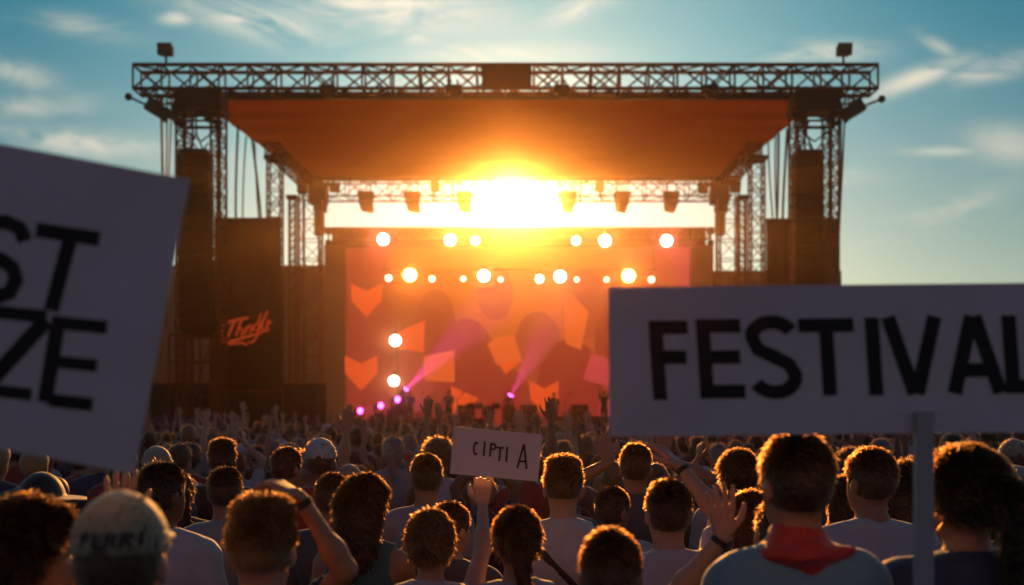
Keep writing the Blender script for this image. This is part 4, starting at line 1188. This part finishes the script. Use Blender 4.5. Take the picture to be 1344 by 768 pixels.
person(55, 628, 4.0, 'short', 'black', 'brown', 'tee', 'black', head='hat', headcol='black', label='person in a black brimmed hat behind the curly head', seed=25)
person(206, 584, 6.3, 'short', 'grey', 'fair', 'tee', 'dark grey', head='cap', headcol='beige', label='person in a pale cap seen above the dark head beside the tilted placard', seed=26, fuzz=1500)
person(292, 578, 6.6, 'top', 'black', 'brown', 'tee', 'black', armL=(front,), armR=(front,), label='person with tall black hair seen above the cropped dark head', seed=27)
person(376, 588, 6.2, 'short', 'dark brown', 'tan', 'tee', 'light grey', hyaw=-30, label='person in a grey tee turned sideways, above the bent wrist', seed=28)
person(437, 622, 4.9, 'short', 'brown', 'tan', 'tee', 'dark grey', hyaw=-20, label='brown-haired person between the bent wrist and the long dark hair', seed=29)
person(150, 690, 2.9, 'short', 'dark brown', 'fair', 'tee', 'maroon', wide=.9, armL=('to', 158, 690, 2.72, (-.02, .0, 1), (0, 1, 0), .06, (-.3, .5, -1)),
       label='person hidden beyond the pale green cap, sunlit fingers at the tilted placard edge', seed=30, h=.012, fuzz=1500)
person(1105, 626, 5.2, 'long', 'brown', 'fair', 'tee', 'red', female=True, hyaw=30, label='person in a red top behind the light blue shoulder, glancing aside', seed=31)
person(968, 588, 5.6, 'curly', 'black', 'brown', 'tee', 'white', label='curly black-haired person in white behind the open palm', seed=32, fuzz=5000)

# --- the crowd behind: shared meshes
POSE = {
 'arms down': ({-1: down(-1), 1: down(1)}),
 'left hand raised': ({-1: raised(-1), 1: down(1)}),
 'right hand raised': ({-1: down(-1), 1: raised(1, .08, .16, 1.98)}),
 'both hands raised': ({-1: raised(-1, .10, .1, 1.98), 1: raised(1, .05, .2, 1.9)}),
 'clapping overhead': ({-1: clasp(-1), 1: clasp(1)}),
 'hands at the chest': ({-1: front(-1), 1: front(1)}),
}
G = {}
for pn, arms in POSE.items():
    for fem in (False, True):
        f = Fig(arms, female=fem)
        G[pn, fem] = dict(body=f.body_mesh(.021, .0115, SKIN['tan']), tee=f.shirt_mesh('tee', CLOTH['white'], .022), tank=f.shirt_mesh('tank', CLOTH['white'], .022))
base = {}
for fem in (False, True):
    f = Fig(POSE['arms down'], female=fem)
    base[fem] = dict(trousers=f.trousers_mesh(CLOTH['denim'], .03), shoes=f.shoes_mesh(M_SHOE, .025))
HS = {}
for stl in ('short', 'long', 'ponytail', 'bun', 'curly', 'buzz', 'top'):
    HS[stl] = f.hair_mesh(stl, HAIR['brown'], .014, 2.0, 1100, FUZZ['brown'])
CAPM = f.cap_mesh(CLOTH['white'], .011); HATM = f.hat_mesh(CLOTH['white'], .014)
HWORD = {'short': 'short {} hair', 'long': 'long {} hair', 'ponytail': '{} ponytail', 'bun': '{} hair in a bun', 'curly': 'curly {} hair', 'buzz': 'cropped {} hair', 'top': 'spiky {} hair'}
fem_styles = ('long', 'ponytail', 'bun', 'curly'); mal_styles = ('short', 'buzz', 'top', 'curly', 'short')
rng = random.Random(11)
spots = []; hidden = []
Y = 5.7
while Y < 35.5:
    hw = .5*Y*1.01+.6; x = -hw+rng.random()*.5
    while x < hw:
        X = x+rng.uniform(-.16, .16); yy = Y+rng.uniform(-.22, .22)
        if all((X-a)**2+(yy-b)**2 > .42**2 for a, b in occupied):
            px = CX+X*F/yy
            if Y < 19.4 and 165 < px < 1340 and rng.random() > .04: spots.append((X, yy))
            elif Y >= 19.4 or px <= 165: hidden.append((X, yy))
        x += .66+Y*.008
    Y += .74
spots = spots[:262]
used = set()
def where(px, yy):
    a = ('below the speaker column' if px < 290 else 'below the script banner' if px < 370 else 'below the stage wing' if px < 450 else
         'below the hearts' if px < 520 else 'below the first performer' if px < 590 else 'behind the small placard' if px < 700 else 'below the orange heart' if px < 745 else
         'beside the festival placard' if px < 800 else 'under the letters FE' if px < 980 else 'under the letters ST' if px < 1120 else 'under the letters IV' if px < 1235 else 'under the letters AL')
    return a
def crowd_person(X, yy, zt):
    for _ in range(200):
        fem = rng.random() < .42
        stl = rng.choice(fem_styles if fem else mal_styles)
        hc = rng.choice(['black', 'dark brown', 'dark brown', 'brown', 'brown', 'brown', 'blond', 'blond', 'red', 'grey'])
        pn = rng.choices(list(POSE), [6, .9, 1.1, .7, .5, 1.2])[0]
        shc = rng.choice(['white', 'white', 'light grey', 'dark grey', 'black', 'black', 'navy', 'teal', 'red', 'olive', 'maroon', 'light blue', 'orange'])
        hd = rng.choices(['hair', 'cap', 'hat'], [9, 1.1, .0])[0]; hcol = rng.choice(['white', 'black', 'red', 'beige', 'navy']) if hd != 'hair' else ''
        sleeve = rng.choices(['tee', 'tank'], [4, 1])[0]
        key = (stl if hd == 'hair' else hd+hcol, hc, pn, shc, sleeve, where(CX+X*F/yy, yy))
        if key not in used: used.add(key); break
    top = 1.80 if stl == 'curly' else 1.77
    s = zt/top
    g = G[pn, fem]
    o = bpy.data.objects.new('person', g['body']); col.objects.link(o)
    o.location = (X, yy, 0); o.scale = (s, s, s); o.rotation_euler = (0, 0, rng.gauss(0, .22) + (.5 if rng.random() < .1 else 0))
    sk = SKIN[rng.choice(['fair', 'fair', 'tan', 'tan', 'brown'])]
    o.material_slots[0].link = 'OBJECT'; o.material_slots[0].material = sk
    def ap(n, me, m):
        c = bpy.data.objects.new(n, me); col.objects.link(c); c.parent = o; c.material_slots[0].link = 'OBJECT'; c.material_slots[0].material = m
        if n == 'hair': c.material_slots[1].link = 'OBJECT'; c.material_slots[1].material = FUZZ[hc]
    ap('hair', HS['short' if hd != 'hair' else stl], HAIR[hc])
    if hd == 'cap': ap('cap', CAPM, CLOTH[hcol])
    if hd == 'hat': ap('hat', HATM, CLOTH[hcol])
    ap('shirt', g[sleeve], CLOTH[shc])
    ap('trousers', base[fem]['trousers'], CLOTH[rng.choice(['denim', 'black', 'dark grey', 'beige'])]); ap('shoes', base[fem]['shoes'], M_SHOE)
    lab = 'person, %s %s, %s, %s, %s' % (shc, 'tee' if sleeve == 'tee' else 'tank top', HWORD[stl].format(hc) if hd == 'hair' else '%s cap' % hcol, pn, key[-1])
    tag(o, lab, 'person', 'festival crowd facing the stage')
for X, yy in spots:
    cap_ = 1.83 if yy < 9 else 1.88
    crowd_person(X, yy, rng.uniform(1.56, cap_))

# a far mass of the crowd, too many to count
def mesh_arrays(me, zmin=.85):
    n = len(me.vertices); v = np.empty(n*3, np.float32); me.vertices.foreach_get('co', v); v = v.reshape(-1, 3)
    fc = np.array([tuple(p.vertices) for p in me.polygons if len(p.vertices) == 4], np.int64)
    return v, fc
far_body = []
for pn in POSE:
    f = Fig(POSE[pn]);
    lo, hi = f.bounds(); lo[2] = .8
    V, Fc = surfnet(lambda p: np.maximum(f.body(p), .85-p[:, 2]), lo, hi, .032)
    hv = []
    for sx in (-1, 1):
        v, q = f.hand(sx, .017); hv.append((v, q))
    S_v, S_f = surfnet(lambda p: np.maximum(f.shirt_fn('tee', 1)(p)-.006, .85-p[:, 2]), lo, hi, .034)
    far_body.append((V, Fc, hv, S_v, S_f))
far_hair = []
for stl in ('short', 'long', 'curly', 'top'):
    far_hair.append(surfnet(f.hair_fn(stl, 1.0), (-.2, -.25, 1.3), (.2, .2, 1.86), .022))
skc = [(.50, .28, .18), (.38, .19, .11), (.17, .08, .05)]; hcs = [(.012, .01, .01), (.04, .02, .012), (.10, .05, .02), (.35, .24, .1)]
shs = [(.5, .5, .53), (.3, .3, .32), (.05, .05, .055), (.02, .02, .022), (.03, .04, .09), (.35, .04, .03), (.1, .1, .05)]
AV, AF, AC = [], [], []; off = 0
nr = np.random.default_rng(3)
for X, yy in hidden:
    i = nr.choice(len(far_body), p=[.66, .07, .07, .06, .04, .10]); V, Fc, hv, SV, SF = far_body[i]
    s = nr.uniform(.89, 1.05); a = nr.normal(0, .25); ca, sa = math.cos(a), math.sin(a)
    def put(v, q, c):
        global off
        w = np.stack([(v[:, 0]*ca-v[:, 1]*sa)*s+X, (v[:, 0]*sa+v[:, 1]*ca)*s+yy, v[:, 2]*s], 1)
        AV.append(w); AF.append(q+off); AC.append(np.tile(np.array((*c, 1), np.float32), (len(v), 1))); off += len(v)
    sk = skc[nr.integers(3)]
    put(V, Fc, sk); put(SV, SF, shs[nr.integers(len(shs))])
    for v, q in hv: put(v, q, sk)
    hvv, hf = far_hair[nr.integers(4)]; put(hvv, hf, hcs[nr.choice(4, p=[.35, .3, .25, .1])])
me = np_mesh('crowd', np.concatenate(AV), np.concatenate(AF), None)
ca_ = me.color_attributes.new('tint', 'FLOAT_COLOR', 'POINT'); ca_.data.foreach_set('color', np.concatenate(AC).ravel())
mc = bpy.data.materials.new('far_crowd'); mc.use_nodes = True; nt = mc.node_tree
at = nt.nodes.new('ShaderNodeAttribute'); at.attribute_name = 'tint'; b = nt.nodes['Principled BSDF']; b.inputs['Roughness'].default_value = .6; b.inputs['Sheen Weight'].default_value = .2
nt.links.new(at.outputs['Color'], b.inputs['Base Color']); me.materials.append(mc)
o = bpy.data.objects.new('crowd', me); col.objects.link(o); tag(o, 'dense far mass of the festival crowd pressed up to the stage barrier', 'crowd', None, 'stuff')

# performers on the stage
PM = {}
perf = [(537, 512, 47.0, 'right hand raised', 'first performer on stage, beside the bright magenta beam'), (562, 518, 48.5, 'hands at the chest', 'second performer on stage, standing below the pink arrow shape'),
        (589, 511, 47.5, 'hands at the chest', 'third performer on stage, right of the pink arrow shape'), (727, 515, 48, 'arms down', 'performer on stage below the orange heart near the festival placard'),
        (793, 512, 47, 'both hands raised', 'performer on stage half hidden at the festival placard edge')]
for px, py, Y, pn, lb in perf:
    p = P(px, py, Y); s = (p.z-1.46)/1.77
    g = G[pn, False]
    o = bpy.data.objects.new('person', g['body']); col.objects.link(o); o.location = (p.x, Y, 1.46); o.scale = (s, s, s); o.rotation_euler = (0, 0, math.pi+rng.uniform(-.4, .4))
    o.material_slots[0].link = 'OBJECT'; o.material_slots[0].material = SKIN['tan']
    for n, m_, mm in (('hair', HS['short'], HAIR['black']), ('shirt', g['tee'], CLOTH['black']), ('trousers', base[False]['trousers'], CLOTH['black']), ('shoes', base[False]['shoes'], M_SHOE)):
        c = bpy.data.objects.new(n, m_); col.objects.link(c); c.parent = o; c.material_slots[0].link = 'OBJECT'; c.material_slots[0].material = mm
    tag(o, lb, 'person', 'performers on the stage')

# ================================================================== AIR, SKY, SUN, CAMERA
SUN_EL = math.degrees(math.atan((HY-256)/F)); SUN_AZ = 0.0     # straight behind the stage
sd_ = Vector((0, math.cos(R(SUN_EL)), math.sin(R(SUN_EL))))
sl = bpy.data.lights.new('sun', 'SUN'); sl.energy = 5.0; sl.angle = R(.5); sl.color = (1.0, .40, .08)
so = bpy.data.objects.new('sun', sl); col.objects.link(so); so.rotation_euler = (-sd_).to_track_quat('-Z', 'Y').to_euler(); so.location = (0, 100, 40)

mb = MB(); mb.box((0, 36, 9.2), (150, 100, 20.4)); hz = mb.build('haze', None)
hz.data.materials.clear()
hm = bpy.data.materials.new('haze_air'); hm.use_nodes = True; nt = hm.node_tree; nt.nodes.remove(nt.nodes['Principled BSDF'])
pv = nt.nodes.new('ShaderNodeVolumePrincipled'); pv.inputs['Color'].default_value = (1, .52, .12, 1); pv.inputs['Density'].default_value = .0010; pv.inputs['Anisotropy'].default_value = .92  # haze added to carry the sun glow, its orange put into the colour
pv2 = nt.nodes.new('ShaderNodeVolumePrincipled'); pv2.inputs['Color'].default_value = (1, .97, .92, 1); pv2.inputs['Density'].default_value = .0006; pv2.inputs['Anisotropy'].default_value = .982
ad = nt.nodes.new('ShaderNodeAddShader'); nt.links.new(pv.outputs[0], ad.inputs[0]); nt.links.new(pv2.outputs[0], ad.inputs[1])
nt.links.new(ad.outputs[0], nt.nodes['Material Output'].inputs['Volume']); hz.data.materials.append(hm)
mb = MB(); mb.box((-.2, 52.2, 5.3), (20, 7.0, 7.6)); sm = mb.build('smoke', None); sm.data.materials.clear()
hm2 = bpy.data.materials.new('stage_smoke'); hm2.use_nodes = True; nt = hm2.node_tree; nt.nodes.remove(nt.nodes['Principled BSDF'])
pv = nt.nodes.new('ShaderNodeVolumePrincipled'); pv.inputs['Color'].default_value = (1, .66, .58, 1); pv.inputs['Density'].default_value = .012; pv.inputs['Anisotropy'].default_value = .1
nt.links.new(pv.outputs[0], nt.nodes['Material Output'].inputs['Volume']); sm.data.materials.append(hm2)
sm['kind'] = 'stuff'; sm['label'] = 'thin smoke drifting over the stage'; sm.display_type = 'WIRE'
hz['kind'] = 'stuff'; hz['label'] = 'thin haze added for the sun glow, tinted orange, over crowd and stage'; hz.display_type = 'WIRE'

w = bpy.data.worlds.new('World'); sc.world = w; w.use_nodes = True
nt = w.node_tree; N = nt.nodes; L = nt.links
bg = N['Background']; bg.inputs['Strength'].default_value = .05
sky = N.new('ShaderNodeTexSky'); sky.sky_type = 'NISHITA'; sky.sun_disc = False
sky.sun_elevation = R(SUN_EL); sky.sun_rotation = R(0); sky.air_density = 1.0; sky.dust_density = 0.4; sky.ozone_density = 2.0
tc = N.new('ShaderNodeTexCoord')
def vm(op, a, b=None):
    n = N.new('ShaderNodeVectorMath'); n.operation = op
    for i, q in enumerate((a, b)):
        if q is None: continue
        if isinstance(q, (tuple, list, Vector)): n.inputs[i].default_value = tuple(q)
        else: L.new(q, n.inputs[i])
    return n
def mt(op, a, b=None, c=None, clamp=False):
    n = N.new('ShaderNodeMath'); n.operation = op; n.use_clamp = clamp
    for i, q in enumerate((a, b, c)):
        if q is None: continue
        if isinstance(q, (int, float)): n.inputs[i].default_value = q
        else: L.new(q, n.inputs[i])
    return n.outputs[0]
def mixc(fac, a, b, mode='MIX'):
    n = N.new('ShaderNodeMix'); n.data_type = 'RGBA'; n.blend_type = mode
    for i, q in ((0, fac), (6, a), (7, b)):
        if isinstance(q, (int, float)): n.inputs[i].default_value = q
        elif isinstance(q, tuple): n.inputs[i].default_value = (*q, 1)
        else: L.new(q, n.inputs[i])
    return n.outputs[2]
dirn = vm('NORMALIZE', tc.outputs['Generated']).outputs[0]
sep = N.new('ShaderNodeSeparateXYZ'); L.new(dirn, sep.inputs[0])
dt = vm('DOT_PRODUCT', dirn, sd_).outputs['Value']
dtc = mt('MAXIMUM', dt, 0.0)
# sunward brightening of the real air plus a dazzling core where the sun stands
aur = mt('POWER', dtc, 24.0); aur2 = mt('POWER', dtc, 260.0); core = mt('POWER', dtc, 2600.0)
elev = mt('MULTIPLY', mt('SUBTRACT', sep.outputs['Z'], .08), 3.6, clamp=True)
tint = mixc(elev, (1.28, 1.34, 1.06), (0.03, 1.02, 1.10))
back = mt('ADD', mt('MULTIPLY', mt('MULTIPLY', mt('ADD', sep.outputs['Y'], .25), 1.8, clamp=True), .10), .90)  # unseen sky behind the camera dimmed to set the light on the signs
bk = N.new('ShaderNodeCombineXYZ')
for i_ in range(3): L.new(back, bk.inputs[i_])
bt = mt('MULTIPLY', mt('ADD', mt('MULTIPLY', sep.outputs['Y'], -1.0), .15), 2.5, clamp=True)  # mask for a pinkish tint added to that unseen rear sky, for sign colour
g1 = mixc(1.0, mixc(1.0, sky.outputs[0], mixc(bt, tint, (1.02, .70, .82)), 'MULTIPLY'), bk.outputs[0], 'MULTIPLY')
yv = mt('MAXIMUM', sep.outputs['Y'], 0.05)
u = mt('DIVIDE', sep.outputs['X'], yv); v = mt('DIVIDE', sep.outputs['Z'], yv)
cmb = N.new('ShaderNodeCombineXYZ'); L.new(mt('MULTIPLY', u, 1.0), cmb.inputs[0]); L.new(mt('MULTIPLY', v, 2.6), cmb.inputs[1])
nz = N.new('ShaderNodeTexNoise'); nz.inputs['Scale'].default_value = 7.0; nz.inputs['Detail'].default_value = 9; nz.inputs['Roughness'].default_value = .60; nz.inputs['Distortion'].default_value = 1.1
L.new(cmb.outputs[0], nz.inputs['Vector'])
cov = None
for (cx_, cy_, rx_, ry_, rot_, amp_) in [(345, 28, 88, 20, 14, 1.15), (500, 12, 110, 24, 2, 1.1), (520, 42, 40, 10, 15, .7), (108, 36, 52, 12, 8, .9), (232, 24, 20, 8, 0, .8), (20, 95, 55, 16, 20, .5), (40, 140, 70, 14, -3, .5),
                                         (125, 190, 120, 14, 6, .8), (770, 8, 45, 12, -20, .7), (1070, 72, 62, 14, -3, .9), (1205, 102, 62, 11, -20, 1.0), (1232, 60, 24, 8, 30, .7), (1310, 88, 60, 13, -12, .9),
                                         (1325, 190, 50, 22, 10, .6), (1240, 198, 42, 6, 0, .6), (1120, 232, 40, 9, -3, .35), (1250, 275, 75, 14, -20, .5), (640, 70, 120, 12, 0, .35)]:
    u0 = (cx_-CX)/F; v0 = (HY-cy_)/F; a = R(-rot_); ca, sa = math.cos(a), math.sin(a)
    du = mt('SUBTRACT', u, u0); dv = mt('SUBTRACT', v, v0)
    p1 = mt('MULTIPLY', mt('ADD', mt('MULTIPLY', du, ca), mt('MULTIPLY', dv, sa)), F/rx_)
    p2 = mt('MULTIPLY', mt('SUBTRACT', mt('MULTIPLY', dv, ca), mt('MULTIPLY', du, sa)), F/ry_)
    e_ = mt('MULTIPLY', mt('POWER', 2.718, mt('MULTIPLY', mt('ADD', mt('MULTIPLY', p1, p1), mt('MULTIPLY', p2, p2)), -.8)), amp_)
    cov = e_ if cov is None else mt('MAXIMUM', cov, e_)
front_ = mt('GREATER_THAN', sep.outputs['Y'], 0.06)
nn = mt('MULTIPLY', mt('SUBTRACT', nz.outputs['Fac'], .36), 5.0, clamp=True)
cl = mt('MULTIPLY', mt('MULTIPLY', mt('MULTIPLY', cov, nn), front_), .9, clamp=True)
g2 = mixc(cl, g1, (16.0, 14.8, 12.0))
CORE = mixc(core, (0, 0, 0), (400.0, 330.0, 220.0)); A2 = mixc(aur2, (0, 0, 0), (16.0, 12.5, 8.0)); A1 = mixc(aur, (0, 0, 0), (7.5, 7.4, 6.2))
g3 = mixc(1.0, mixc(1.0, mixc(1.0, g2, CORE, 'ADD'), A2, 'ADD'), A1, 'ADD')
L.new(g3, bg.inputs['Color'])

cd = bpy.data.cameras.new('camera'); co = bpy.data.objects.new('camera', cd); col.objects.link(co); sc.camera = co
co.location = (0, 0, EYE); co.rotation_euler = (R(90), 0, 0)
cd.sensor_width = 36; cd.lens = 36*F/1344; cd.shift_y = (HY-384)/1344; cd.clip_end = 5000; cd.clip_start = .05
cd.dof.use_dof = True; cd.dof.focus_distance = 5.0; cd.dof.aperture_fstop = 1.9; cd.dof.aperture_blades = 0

sc.view_settings.view_transform = 'Standard'; sc.view_settings.look = 'None'; sc.view_settings.gamma = 1; sc.view_settings.exposure = 0.0
sc.render.engine = 'CYCLES'
cy = sc.cycles
cy.use_denoising = True
try: cy.denoiser = 'OPENIMAGEDENOISE'
except Exception: pass
cy.max_bounces = 6; cy.diffuse_bounces = 3; cy.glossy_bounces = 2; cy.transmission_bounces = 3; cy.volume_bounces = 0; cy.transparent_max_bounces = 6
cy.sample_clamp_indirect = 4.0; cy.caustics_reflective = False; cy.caustics_refractive = False
